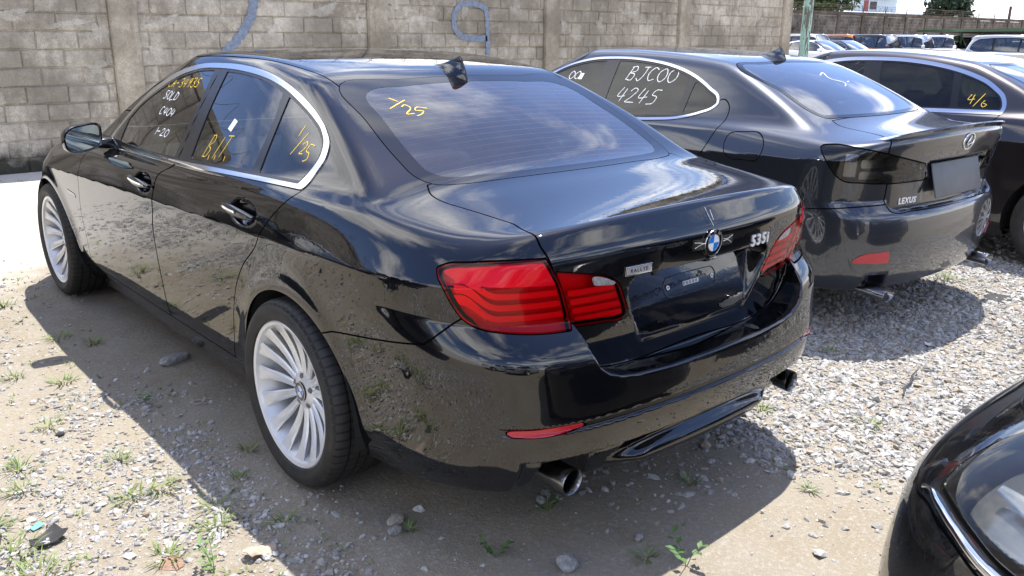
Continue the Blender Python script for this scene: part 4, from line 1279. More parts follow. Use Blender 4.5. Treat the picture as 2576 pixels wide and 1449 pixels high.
def hand(text, x0, y0, cw, ch, adv=1.15, slant=.15, seed=0, drop=0.):
    rng = random.Random(seed); out = []; x = x0
    for c in text:
        for st in GLYPH.get(c, []):
            out.append([(x + cw * (p[0] + slant * p[1]) + rng.uniform(-.05, .05) * cw, y0 + ch * p[1] + rng.uniform(-.04, .04) * ch) for p in st])
        x += cw * adv * (.55 if c in './1I' else 1.); y0 += drop
    return out

def mk_place(F, pos, off):
    def arr(u, v):
        p = pos(np.asarray(u, float), np.asarray(v, float)); n = normals(F, p); return p + n * off, n
    def f(u, v):
        p, n = arr([u], [v]); return Vector(p[0]), Vector(n[0])
    f.arr = arr
    return f
def side_place(F, side=-1, off=-.0022):
    """(u = -y for the left flank, v = z)"""
    def pos(u, v):
        y = -u if side < 0 else u
        return np.stack([surf_x(F, y, v, side), y, v], 1)
    return mk_place(F, pos, off)
def top_place(F, off=.0009): return mk_place(F, lambda u, v: np.stack([u, v, surf_z(F, u, v)], 1), off)
def rear_place(F, off=.002): return mk_place(F, lambda u, v: np.stack([u, surf_y(F, u, v), v], 1), off)
def orient(p, n, up=(0, 0, 1)):
    """euler so that local z = n and local y is as near up as possible"""
    z = Vector(n).normalized(); x = Vector(up).cross(z).normalized(); y = z.cross(x)
    return Matrix(((x.x, y.x, z.x), (x.y, y.y, z.y), (x.z, y.z, z.z))).to_euler()

def box_mesh(name, x0, x1, y0, y1, z0, z1, r, mat, seg=3):
    me = MB().box(x0, x1, y0, y1, z0, z1).mesh(name, mat); return rounded(me, r, seg)

def seats(car, P, mat, y_front=1.15, y_rear=.18, hw=.34, zseat=.42, ztop=1.10):
    """front chairs, rear bench, dash, wheel and floor seen through the glass"""
    def back(name, xc, w, y, tilt, z0, z1, mat, hr=True):
        p = box_mesh(name, -w / 2, w / 2, -.07, .07, 0, z1 - z0, .055, mat, 4)
        o = link(name, p, car, (xc, y, z0), (tilt, 0, 0))
        if hr:
            h = link('headrest', box_mesh('headrest', -.13, .13, -.05, .05, z1 - z0 + .02, z1 - z0 + .20, .045, mat, 4), o)
    for sx in (-1, 1):
        link('seat_cushion', box_mesh('seat_cushion', -.26, .26, -.27, .27, 0, .15, .05, mat), car, (sx * hw, y_front + .22, zseat - .08))
        back('seat_back', sx * hw, .50, y_front - .08, .30, zseat, ztop - .12, mat)
    link('rear_bench', box_mesh('rear_bench', -.66, .66, -.27, .27, 0, .16, .05, mat), car, (0, y_rear + .22, zseat - .08))
    back('rear_seat_back', 0, 1.24, y_rear - .10, .42, zseat, ztop - .13, mat, False)
    for sx in (-1, 1): link('rear_headrest', box_mesh('rear_headrest', -.13, .13, -.05, .05, 0, .17, .045, mat, 4), car, (sx * .36, y_rear - .33, ztop - .13), (.35, 0, 0))
    link('parcel_shelf', MB().box(-.62, .62, -.42, y_rear - .22, ztop - .15, ztop - .13).mesh('parcel_shelf', M['interior']), car)
    link('floor', MB().box(-.74, .74, -.4, P['wb'] - .55, .22, .24).mesh('floor', M['interior']), car)
    link('dashboard', box_mesh('dashboard', -.72, .72, 1.90, 2.25, .60, .95, .08, M['interior']), car)
    sw = MB(); sw.lathe([(.185 + .014 * math.cos(a), .014 * math.sin(a)) for a in np.linspace(0, 2 * math.pi, 9)[:-1]], 32, 1, True); sw.box(-.18, .18, -.01, .01, -.02, .03)
    link('steering_wheel', sw.mesh('steering_wheel', M['interior'], True), car, (-hw, 1.78, .90), (.45, 0, 0))

def loft(rings, name, mat, smooth=True, cap=True, angle=60):
    n = len(rings[0]); m = MB(); v = [p for r in rings for p in r]; f = []
    for i in range(len(rings) - 1):
        for k in range(n): f.append((i * n + k, i * n + (k + 1) % n, (i + 1) * n + (k + 1) % n, (i + 1) * n + k))
    if cap: f += [tuple(range(n))[::-1], tuple(range((len(rings) - 1) * n, len(rings) * n))]
    return m.add(v, f).mesh(name, mat, smooth, angle)

def make_handle(car, F, hy, hz, L=.245, flush=.0):
    """pull handle bridging its recess, with a bright strip"""
    rings = []; st = []
    n = 12; N = 11
    x0 = surf_x(F, [hy + .145], [hz])[0]; x1 = surf_x(F, [hy - .145], [hz])[0]
    for i in range(N):
        t = i / (N - 1); y = hy + .02 + L * (.5 - t) - .02
        xb = x0 + (x1 - x0) * t
        bow = .016 * math.sin(math.pi * (.08 + .84 * t)) ** .6 + .002
        hh = (.006 + .013 * math.sin(math.pi * min(1, .12 + t * .9)) ** .7); th = .010
        z = hz + .010 * (.5 - t)
        rings.append([(xb - bow - th * math.cos(a), y, z + hh * math.sin(a)) for a in np.linspace(0, 2 * math.pi, n, endpoint=False)])
        st.append([(xb - bow - th - .0012, y, z - .002), (xb - bow - th - .0012, y, z + .006)])
    h = link('door_handle', loft(rings, 'door_handle', M['black_paint']), car)
    v = [p for q in st[1:-1] for p in q]; f = [(2 * i, 2 * i + 1, 2 * i + 3, 2 * i + 2) for i in range(N - 3)]
    m = MB(); m.add(v, f); m.add([(p[0] + .003, p[1], p[2]) for p in v], f)
    m.obj('bright_strip', M['chrome'], h, smooth=True)

def make_mirror(car, F, y=1.95, x_in=-.87, x_out=-1.045, z0=.962, z1=1.095, mat=None, side=-1):
    mat = mat or M['black_paint']; sgn = -side
    pts = smooth_poly([(x_in, z1 - .002), (x_in - .09, z1), (x_out + .035, z1 - .012), (x_out + .008, z1 - .035), (x_out, z0 + .045), (x_out + .012, z0 + .012), (x_out + .05, z0), (x_in - .05, z0 + .012), (x_in - .006, z0 + .030), (x_in + .004, z1 - .045)], True, 4)
    cx = sum(p[0] for p in pts) / len(pts); cz = sum(p[1] for p in pts) / len(pts)
    def ring(k, yy, dz=0): return [(sgn * (cx + (p[0] - cx) * k) if side > 0 else cx + (p[0] - cx) * k, yy, cz + dz + (p[1] - cz) * k) for p in pts]
    R = [ring(.90, y + .004), ring(.97, y - .004), ring(1., y + .012), ring(1.0, y + .035), ring(.95, y + .065), ring(.80, y + .090), ring(.52, y + .106), ring(.15, y + .112)]
    h = link('wing_mirror', loft(R, 'wing_mirror', mat), car)
    g = [ring(.86, y + .006), ring(.85, y + .004), ring(.30, y + .0035), ring(.02, y + .0035)]
    link('mirror_glass', loft(g, 'mirror_glass', M['mirror'], angle=20), h)
    xs_ = surf_x(F, [y + .04], [z0 + .03], side)[0]
    a = x_in * (1 if side < 0 else -1)
    m = MB(); m.tube([(a + side * .03, y + .05, z0 + .05), (a, y + .045, z0 + .035), (xs_ - side * .04, y + .03, z0 + .035)], [.022, .026, .034], 10)
    link('mirror_stalk', m.mesh('mirror_stalk', M['trim'], True), h)

def shark_fin(car, F, y0, y1, h, mat):
    rings = []; N = 15
    for i in range(N):
        t = i / (N - 1); y = y0 + (y1 - y0) * t; zb = surf_z(F, [0.], [y])[0] - .006
        hh = h * ((t / .80) ** 1.55 if t < .80 else 1 - .93 * ((t - .80) / .20) ** 1.7) + .004
        w = .034 * max(.05, math.sin(math.pi * (.05 + .90 * t ** .85))) ** .7
        r = []
        for k in range(15):
            q = -1 + 2 * k / 14; a = abs(q)
            r.append((w * math.copysign(1, q) * (a ** .45 * .16 + .84 * a ** 3.2) if q else 0., y, zb + hh * (1 - a ** 1.5)))
        rings.append(r + [(0., y, zb - .004)])
    return link('roof_antenna', loft(rings, 'roof_antenna', mat, True, True, 70), car)

# ---------------------------------------------------------------- the black saloon in front
def build_bmw():
    F = BMWF; P = BMW
    car = empty('black_sedan', (0, 0, 0)); tag(car, 'glossy black sedan with silver multi-spoke wheels and red tail lamps in the foreground', 'car')
    xs = np.arange(-.004, 1.0, .008); ys = np.concatenate([np.arange(-1.15, -.60, .0065), np.arange(-.60, 3.86, .013)]); zs = np.concatenate([np.arange(.13, 1.12, .0075), np.arange(1.12, 1.50, .009)])
    S = Shell(F, xs, ys, zs)
    A = np.abs
    S.drop('body', wheel_arch(P))
    dlo = smooth_poly([(2.035, .966, 1), (1.53, .986), (1.05, 1.005), (.52, 1.026), (.165, 1.036), (-.030, 1.040, 1), (-.041, 1.091), (-.054, 1.136), (-.037, 1.178), (.013, 1.214), (.105, 1.257), (.231, 1.301), (.391, 1.343), (.581, 1.377), (.803, 1.397), (1.069, 1.401), (1.329, 1.387), (1.521, 1.350), (1.688, 1.285), (1.834, 1.195), (1.906, 1.125), (1.985, 1.030)])
    inn = smooth_poly([(1.955, .991, 1), (1.53, 1.004), (1.0, 1.023), (.544, 1.039), (.188, 1.048), (.018, 1.051, 1), (-.007, 1.097), (-.021, 1.138), (-.008, 1.176), (.037, 1.212), (.126, 1.250), (.239, 1.286), (.402, 1.329), (.549, 1.355), (.781, 1.376), (1.06, 1.382), (1.297, 1.370), (1.485, 1.332), (1.654, 1.268), (1.808, 1.182), (1.885, 1.115), (1.950, 1.03)])
    pf = smooth_poly([(1.118, 1.373, 1), (1.297, 1.361), (1.485, 1.322), (1.654, 1.258), (1.808, 1.172), (1.86, 1.12, 1), (1.837, 1.04), (1.825, 1.020, 1), (1.443, 1.024), (1.045, 1.032, 1), (1.066, 1.14), (1.08, 1.25)])
    pr = smooth_poly([(.985, 1.373, 1), (.78, 1.367), (.57, 1.347), (.418, 1.318, 1), (.375, 1.22), (.355, 1.058, 1), (.6, 1.050), (.885, 1.040, 1), (.942, 1.218)])
    pq = smooth_poly([(.36, 1.308, 1), (.239, 1.275), (.126, 1.239), (.045, 1.203), (.003, 1.172), (-.009, 1.137), (.005, 1.097), (.03, 1.062, 1), (.18, 1.059), (.30, 1.057, 1), (.335, 1.215)])
    def side(poly, off=0.): return lambda x, y, z: np.maximum(poly_sd(y, z, poly) + off, .45 - A(x))
    S.cut('body', 'dlo', side(dlo)); S.cut('dlo', 'surround', side(inn)); S.P['chrome'] = S.P.pop('dlo')
    S.cut('surround', 'glass_f', side(pf)); S.cut('surround', 'glass_r', side(pr)); S.cut('surround', 'glass_q', side(pq))
    bl = [(1.3, 1.45), (1.072, 1.42), (1.042, 1.228), (.990, .98), (1.3, .98)]
    S.seam('surround', side(bl), .005); S.seam('chrome', side(bl), .0025)
    # rear window with its black border, windscreen
    rw = smooth_poly([(-.3, .219, 1), (0, .222), (.3, .218), (.535, .224), (.556, .200), (.592, -.02), (.614, -.24), (.606, -.34), (.575, -.392), (.5, -.424), (.3, -.455), (0., -.472), (-.3, -.455, 1)])
    rwf = lambda x, y, z: np.maximum(poly_sd(A(x), y, rw), 1.0 - z)
    S.cut('body', 'rwin', rwf, .0018)
    rwi = smooth_poly([(-.3, .165, 1), (0, .168), (.3, .160), (.46, .150), (.492, .125), (.53, -.04), (.555, -.24), (.548, -.33), (.515, -.365), (.44, -.388), (.3, -.408), (0., -.424), (-.3, -.408, 1)])
    S.cut('rwin', 'rglass', lambda x, y, z: poly_sd(A(x), y, rwi))
    wsp = smooth_poly([(-.3, 1.52, 1), (0, 1.525), (.3, 1.51), (.50, 1.475), (.555, 1.46), (.66, 1.76), (.735, 2.06), (.752, 2.18), (.6, 2.28), (.3, 2.36), (0, 2.38), (-.3, 2.36, 1)])
    S.cut('body', 'wscreen', lambda x, y, z: np.maximum(poly_sd(A(x), y, wsp), .96 - z), .004)
    # roof panel between the two roof seams
    rp = [(-.6, -.5), (.560, -.5), (.553, .22), (.560, .5), (.566, .9), (.562, 1.46), (.56, 2.), (-.6, 2.)]
    S.cut('body', 'roof', lambda x, y, z: np.maximum(poly_sd(A(x), y, rp), 1.28 - z), .003)
    # lamps
    ol = smooth_poly([(.084, .932), (.064, .941), (-.042, .955), (-.199, .963), (-.327, .964, 1), (-.356, .928), (-.386, .883), (-.407, .83), (-.431, .756, 1), (-.361, .757), (-.261, .761), (-.162, .768), (-.092, .775), (-.052, .784), (-.02, .799), (.012, .827), (.035, .854), (.059, .888), (.081, .914)])
    olf = lambda x, y, z: np.maximum(poly_sd(A(x) + y, z, ol) * .8, y + .5)
    S.cut('body', 'olamp', olf, .0022)
    il = smooth_poly([(.609, .927, 1), (.555, .917), (.487, .903), (.442, .891), (.414, .877), (.39, .857), (.369, .821), (.339, .765), (.337, .752), (.351, .746), (.42, .748), (.537, .756, 1), (.568, .83), (.592, .885)])
    ilf = lambda x, y, z: np.maximum(poly_sd(A(x), z, il), y + .85)
    S.cut('body', 'ilamp', ilf, .0022)
    # boot lid
    ld = smooth_poly([(-.4, -.70, 1), (.599, -.697, 1), (.63, -.616), (.636, -.525), (.625, -.45), (.615, -.387), (.606, -.297), (.604, -.23), (.617, -.184), (.632, -.101), (.634, -.052), (.628, -.015), (.616, .044), (.596, .099), (.573, .15), (.545, .217), (.537, .27), (.513, .315), (.485, .340), (.44, .358), (.38, .372), (0., .380), (-.4, .372, 1)])
    S.cut('body', 'lid', lambda x, y, z: np.maximum(poly_sd(A(x), -y - z, ld) * .75, y + .30), .0021)
    # bumper and the small things on it
    bl_ = [(.75, .60), (.618, .642), (.483, .662), (.348, .683), (.17, .712), (.135, .72), (.10, .740), (.074, .756), (.025, .783), (-.02, .806), (-2.0, .806), (-2.0, -.2), (.75, -.2)]
    S.cut('body', 'bumper', lambda x, y, z: np.maximum(poly_sd(A(x) + y, z, bl_) * .85, y + .24), .0024)
    rf = smooth_poly([(.765, .494), (.69, .504), (.571, .506, 1), (.557, .494, 1), (.60, .488), (.735, .483), (.758, .486)])
    S.cut('bumper', 'reflector', lambda x, y, z: np.maximum(poly_sd(A(x), z, rf), y + .7), .0016)
    S.cut('bumper', 'strip', lambda x, y, z: np.maximum(np.maximum(A(z - .497) - .009, A(x) - .553), y + .7))
    S.cut('bumper', 'valance', lambda x, y, z: np.maximum(np.maximum(z - .392, A(x) - .715), y + .75))
    # doors, sill, marker
    fd = smooth_poly([(1.0, 1.2, 1), (1.02, 1.02), (1.06, 1.0), (1.124, .962), (1.143, .905), (1.174, .793), (1.212, .71), (1.223, .615), (1.229, .384), (1.222, .300, 1), (2.384, .295, 1), (2.36, .475), (2.352, .589), (2.293, .735), (2.225, .871), (2.14, .945), (2.05, 1.0), (2.0, 1.15, 1)])
    rd = smooth_poly([(.05, 1.2, 1), (-.03, 1.038), (.015, .999), (.108, .912), (.181, .827), (.31, .731), (.402, .63), (.475, .496), (.52, .36), (.545, .300, 1), (1.216, .300, 1), (1.223, .384), (1.217, .615), (1.206, .71), (1.168, .793), (1.137, .905), (1.118, .962), (1.054, 1.0), (1.014, 1.02), (.99, 1.2, 1)])
    S.cut('body', 'fdoor', side(fd), .0026); S.cut('body', 'rdoor', side(rd), .0026)
    S.cut('body', 'marker', side([(2.54, .700), (2.40, .692), (2.385, .672), (2.52, .676)]), .0015)
    S.cut('body', 'sill', lambda x, y, z: np.maximum(np.maximum(z - .268, A(y - 1.46) - 1.12), .5 - A(x)))
    S.cut('body', 'hood', lambda x, y, z: np.maximum(poly_sd(A(x), y, [(-.5, 2.37), (.70, 2.28), (.74, 2.6), (.70, 3.2), (.62, 3.55), (-.5, 3.66)]), .6 - z), .003)
    hl = smooth_poly([(.40, .70), (.62, .72), (.80, .74), (.86, .71), (.80, .66), (.55, .62), (.42, .63)])
    S.cut('body', 'headlamp', lambda x, y, z: np.maximum(poly_sd(A(x), z, hl), 3.1 - y), .003)
    S.cut('body', 'grille', lambda x, y, z: np.maximum(poly_sd(A(x), z, smooth_poly([(.03, .72), (.20, .73), (.25, .66), (.20, .56), (.05, .55)])), 3.1 - y))
    bp = M['black_paint']
    S.obj('body', 'body_shell', bp, car, flange=.012)
    S.obj('gap', 'panel_gap', M['gap'], car, off=-.007)['kind'] = 'stuff'
    for n in ('fdoor', 'rdoor', 'chrome', 'surround', 'glass_f', 'glass_r', 'glass_q', 'olamp', 'ilamp', 'reflector', 'marker', 'sill', 'headlamp', 'grille'): S.side_split(n)
    for sd in '#L', '#R':
        S.obj('fdoor' + sd, 'front_door', bp, car, flange=.010); S.obj('rdoor' + sd, 'rear_door', bp, car, flange=.010)
        S.obj('chrome' + sd, 'window_trim', M['satin'], car, off=.0045, flange=.006)
        S.obj('surround' + sd, 'window_surround', M['trim'], car, off=.0005, flange=.006)
        for g in 'frq': S.obj('glass_' + g + sd, 'side_window', M['glass'], car, off=-.003)
        S.obj('marker' + sd, 'side_marker', M['lamp_in'], car, off=.002, flange=.004)
        S.obj('sill' + sd, 'sill', bp, car, off=-.002, flange=.004)
        S.obj('headlamp' + sd, 'headlamp', M['white_lamp'], car); S.obj('grille' + sd, 'grille', M['trim'], car, off=-.01)
        S.obj('reflector' + sd, 'bumper_reflector', M['reflector'], car, off=.0015, flange=.006)
        # outer lamp: lens, deep bowl, upper field, three bars with a bend
        lo_ = S.obj('olamp' + sd, 'tail_lamp', M['red_lens'], car, off=.002, flange=.010)
        q = 'olamp' + sd
        s_ = lambda x, y: A(x) + y
        keep = S.P[q]
        S.P['tmp'] = keep; S.obj('tmp', 'lamp_bowl', M['red_deep'], lo_, off=-.030)
        topline = cspl([(.09, .935), (.02, .912), (-.08, .898), (-.2, .892), (-.36, .886), (-.45, .884)])
        S.P['tmp'] = keep; S.cut('tmp', 'up', lambda x, y, z: np.maximum(topline(s_(x, y)) - z, poly_sd(s_(x, y), z, ol) + .012)); S.obj('up', 'upper_field', M['red_top'], lo_, off=-.008, flange=.004); S.P.pop('up', None)
        for zc in (.862, .829, .796):
            S.P['tmp'] = keep
            def bar(x, y, z, zc=zc):
                s = s_(x, y); bend = .10 * sstep((s + .17) / .16) ** 1.5
                return np.maximum(np.maximum(A(z - zc - bend * .55) - .0085 - .006 * sstep((s + .14) / .1), poly_sd(s, z, ol) + .016), s - .02)
            S.cut('tmp', 'b', bar); S.obj('b', 'light_bar', M['red_bar'], lo_, off=-.012, flange=.005); S.P.pop('b', None)
        li_ = S.obj('ilamp' + sd, 'inner_tail_lamp', M['red_lens'], car, off=.002, flange=.010); q = 'ilamp' + sd; keep = S.P[q]
        S.P['tmp'] = keep; S.obj('tmp', 'lamp_bowl', M['red_deep'], li_, off=-.026)
        for zc in (.852, .824, .796, .768):
            S.P['tmp'] = keep
            S.cut('tmp', 'b', lambda x, y, z, zc=zc: np.maximum(A(z - zc - (A(x) - .45) * .02) - .0088, poly_sd(A(x), z, il) + .014)); S.obj('b', 'light_bar', M['red_bar'], li_, off=-.010, flange=.005); S.P.pop('b', None)
        S.P['tmp'] = keep
        rv = smooth_poly([(.497, .893), (.43, .880), (.41, .868), (.42, .864, 1), (.487, .872, 1)])
        S.cut('tmp', 'b', lambda x, y, z: poly_sd(A(x), z, rv)); S.obj('b', 'reversing_lens', M['white_lamp'], li_, off=.0035, flange=.004); S.P.pop('b', None); S.P.pop('tmp', None)
    S.obj('roof', 'roof_panel', bp, car, flange=.01)
    S.obj('hood', 'hood', bp, car, flange=.01)
    S.obj('wscreen', 'windscreen', M['glass'], car)
    lid = S.obj('lid', 'boot_lid', bp, car, flange=.012)
    S.obj('bumper', 'rear_bumper', bp, car, flange=.012)
    S.obj('strip', 'bumper_strip', M['trim'], car, off=-.002)
    S.obj('valance', 'bumper_valance', bp, car, off=-.001)
    rg = S.obj('rglass', 'rear_window', M['glass_rear'], car)
    S.obj('rwin', 'window_border', M['frit'], car, off=.0006, flange=.004)
    # heater wires on the inside of the rear glass
    hw_ = MB()
    for i in range(17):
        y = .12 - i * .0305
        xm = np.interp(y, [-.40, -.33, -.24, -.04, .125, .16], [.30, .535, .545, .52, .48, .40])
        xx = np.linspace(-xm, xm, 13); yy = y - .006 * (1 - (xx / .55) ** 2) * (1 - i / 17)
        hw_.tube(np.stack([xx, yy, surf_z(F, xx, yy) - .003], 1).tolist(), .0015, 4, False)
    for x in (-.25, 0., .25): hw_.tube([(x, y, surf_z(F, [x], [y])[0] - .0045) for y in np.linspace(.14, -.40, 5)], .0008, 4, False)
    hw_.obj('heater_wires', M['wire_orange'], rg)
    bs = box_mesh('brake_light', -.17, .17, -.012, .012, 0, .03, .008, M['red_deep'])
    link('brake_light', bs, car, (0, .175, surf_z(F, [0.], [.175])[0] - .045))
    wheel_wells(car, P, .81, .245)
    WB = make_wheel_meshes(.335, .2535, .245, 'alloy')
    def cap(w, loc, i):
        roundel_parts(w, (loc[0] - .003, 0, 0), (math.pi / 2, .4 + i, -math.pi / 2) if False else orient((0, 0, 0), (-1, 0, 0), (0, math.sin(.5), math.cos(.5))), .034, False)
    put_wheels(car, P, WB, .805, .822, cap)
    for hy, hz in HANDLES: make_handle(car, F, hy, hz)
    make_mirror(car, F); make_mirror(car, F, side=1)
    shark_fin(car, F, .405, .165, .082, bp)
    seats(car, P, M['seat'], 1.12, .30)
    # exhaust tips
    for sx in (-1, 1):
        m = MB(); m.lathe([(.028, .22), (.035, .15), (.0395, .02), (.0405, 0), (.0395, -.003), (.0368, 0), (.0355, .03), (.0345, .14)], 40, 1)
        e = link('exhaust_tip', m.mesh('exhaust_tip', M['exhaust'], True, 50), car, (sx * .572, -1.022, .308), (math.radians(3), 0, math.radians(-2 * sx)))
        link('exhaust_inside', MB().lathe([(0, .10), (.0352, .10)], 24, 1).mesh('exhaust_inside', M['exhaust_in']), e)
    # badge, model figures, dealer plate, plate recess fittings
    rp_ = rear_place(F, .001)
    p, n = rp_(0, .926); bo = roundel_parts(lid, p, orient(p, n), .043)
    p, n = rp_(.278, .892); link('model_badge', text_mesh('535i', .052, M['badge_chrome'], .003, shear=.0, space=1.26, bold=.0013), lid, p, orient(p, n))
    p, n = rp_(-.325, .894); o = link('dealer_badge', box_mesh('dealer_badge', -.052, .052, -.0135, .0135, 0, .003, .001, M['satin']), lid, p, orient(p, n))
    link('dealer_badge_field', MB().box(-.0485, .0485, -.0098, .0098, .0031, .0034).mesh('dealer_badge_field', M['silver_print']), o)
    link('dealer_lettering', text_mesh('RALLYE', .0165, M['black_enamel'], .0004, space=1.35), o, (0, 0, .0038))
    p, n = rp_(0, .785)
    aa = np.linspace(0, 2 * math.pi, 48, endpoint=False); cc = np.cos(aa)
    rr = [tuple(q) for q in rear_place(F, .0008).arr(.100 * np.sign(cc) * np.minimum(1, np.abs(cc) * 3) + .032 * cc, .785 + .032 * np.sin(aa))[0]]
    link('pressed_oval', MB().tube(rr + [rr[0]], .0016, 6, False).mesh('pressed_oval', bp, True), lid)
    for u in (-.112, .112):
        p, n = rp_(u, .785); link('plate_screw', MB().lathe([(.0035, .0012), (.006, .002), (.0075, .001), (.0075, 0)], 14, 2).mesh('plate_screw', M['white_print'], True), lid, p, orient(p, n))
    p, n = rp_(0, .785); o = link('serial_label', MB().box(-.04, .04, -.0065, .0065, 0, .0008).mesh('serial_label', M['silver_print']), lid, p, orient(p, n))
    bc = MB()
    for i in range(24):
        if i % 5 != 3: bc.box(-.038 + i * .0032, -.0364 + i * .0032, -.005, .005, .0009, .0011)
    link('serial_bars', bc.mesh('serial_bars', M['black_enamel']), o)
    for u in (-.16, .10):
        p, n = rp_(u, .842); link('plate_lamp', box_mesh('plate_lamp', -.012, .012, -.010, .010, -.004, .006, .004, M['plastic']), lid, p, orient(p, n))
    # strips of clear tape across the badge
    tp = []
    def tapestrip(u0, v0, u1, v1, w):
        pl = rear_place(F, .0078); v = []; f = []
        for i in range(9):
            t = i / 8; u = u0 + (u1 - u0) * t; vv = v0 + (v1 - v0) * t
            du, dv = (u1 - u0), (v1 - v0); l = math.hypot(du, dv); a = pl(u - dv / l * w / 2, vv + du / l * w / 2)[0]; b = pl(u + dv / l * w / 2, vv - du / l * w / 2)[0]
            v += [a, b]
        for i in range(8): f.append((2 * i, 2 * i + 1, 2 * i + 3, 2 * i + 2))
        link('tape_strip', MB().add(v, f).mesh('tape_strip', M['tape'], True), lid)
    tapestrip(-.105, .932, -.044, .930, .034); tapestrip(.044, .927, .098, .925, .034); tapestrip(.004, .882, .008, .862, .030)
    stroke_text([[(-.016, 1.03), (-.010, 1.0), (-.002, .975)], [(.004, 1.02), (.006, .99)], [(-.098, .940), (-.07, .936), (-.046, .930)], [(-.094, .922), (-.07, .929), (-.046, .932)], [(.046, .932), (.07, .930), (.094, .938)], [(.046, .925), (.07, .926), (.09, .915)]], rear_place(F, .0085), .0015, lid, M['chalk_w'], 'tape_streaks')
    # chalk marks on the glass
    sp_ = side_place(F)
    y_ = M['chalk_y']; w_ = M['chalk_w']
    stroke_text(hand('CA-34935', -1.57, 1.285, .040, .036, 1.15, .1, 1, .0022), sp_, .0035, car, y_, 'yellow_writing')
    stroke_text(hand('SOLD', -1.545, 1.236, .042, .034, 1.1, .1, 2), sp_, .004, car, w_, 'white_writing')
    stroke_text(hand('C404', -1.49, 1.172, .044, .032, 1.1, .1, 3), sp_, .004, car, w_, 'white_writing')
    stroke_text(hand('1-20', -1.42, 1.092, .045, .030, 1.1, .1, 4), sp_, .004, car, w_, 'white_writing')
    stroke_text(hand('B.I.T.', -.80, 1.062, .048, .080, 1.05, .25, 5, .002), sp_, .0035, car, y_, 'yellow_writing')
    stroke_text([[(-.162, 1.226), (-.170, 1.190)], [(-.120, 1.205), (-.166, 1.132)], [(-.120, 1.168), (-.100, 1.178), (-.092, 1.168), (-.105, 1.150), (-.118, 1.140), (-.095, 1.140)], [(-.045, 1.170), (-.075, 1.170), (-.080, 1.150), (-.060, 1.145), (-.055, 1.128), (-.075, 1.118)]], sp_, .0042, car, y_, 'yellow_writing')
    tpz = top_place(F)
    stroke_text([[(-.425, .085), (-.405, .055)], [(-.375, .06), (-.465, .018)], [(-.415, .020), (-.395, .030), (-.385, .012), (-.425, -.028), (-.395, -.030)], [(-.325, -.008), (-.365, .005), (-.378, -.012), (-.352, -.022), (-.372, -.040), (-.395, -.046)]], tpz, .0045, car, y_, 'yellow_writing')
    p, n = sp_(-.668, 1.188); o = link('paper_tag', MB().box(-.019, .019, -.024, .024, 0, .0006).mesh('paper_tag', M['white_print']), car, p, orient(p, n)); o.rotation_euler.rotate_axis('Z', -.25)
    link('tag_print', text_mesh('1 2 3 7', .009, M['black_enamel'], .0002), o, (0, -.002, .0009), (0, 0, math.pi / 2))
    return car
import time as _t; _t0 = _t.time()
bmw = build_bmw()
print('BMW', _t.time() - _t0)
# ---------------------------------------------------------------- other cars, one general builder
def line_between(z, a, b):
    """y of the line through (y, z) points a and b"""
    return a[0] + (b[0] - a[0]) * (z - a[1]) / (b[1] - a[1])

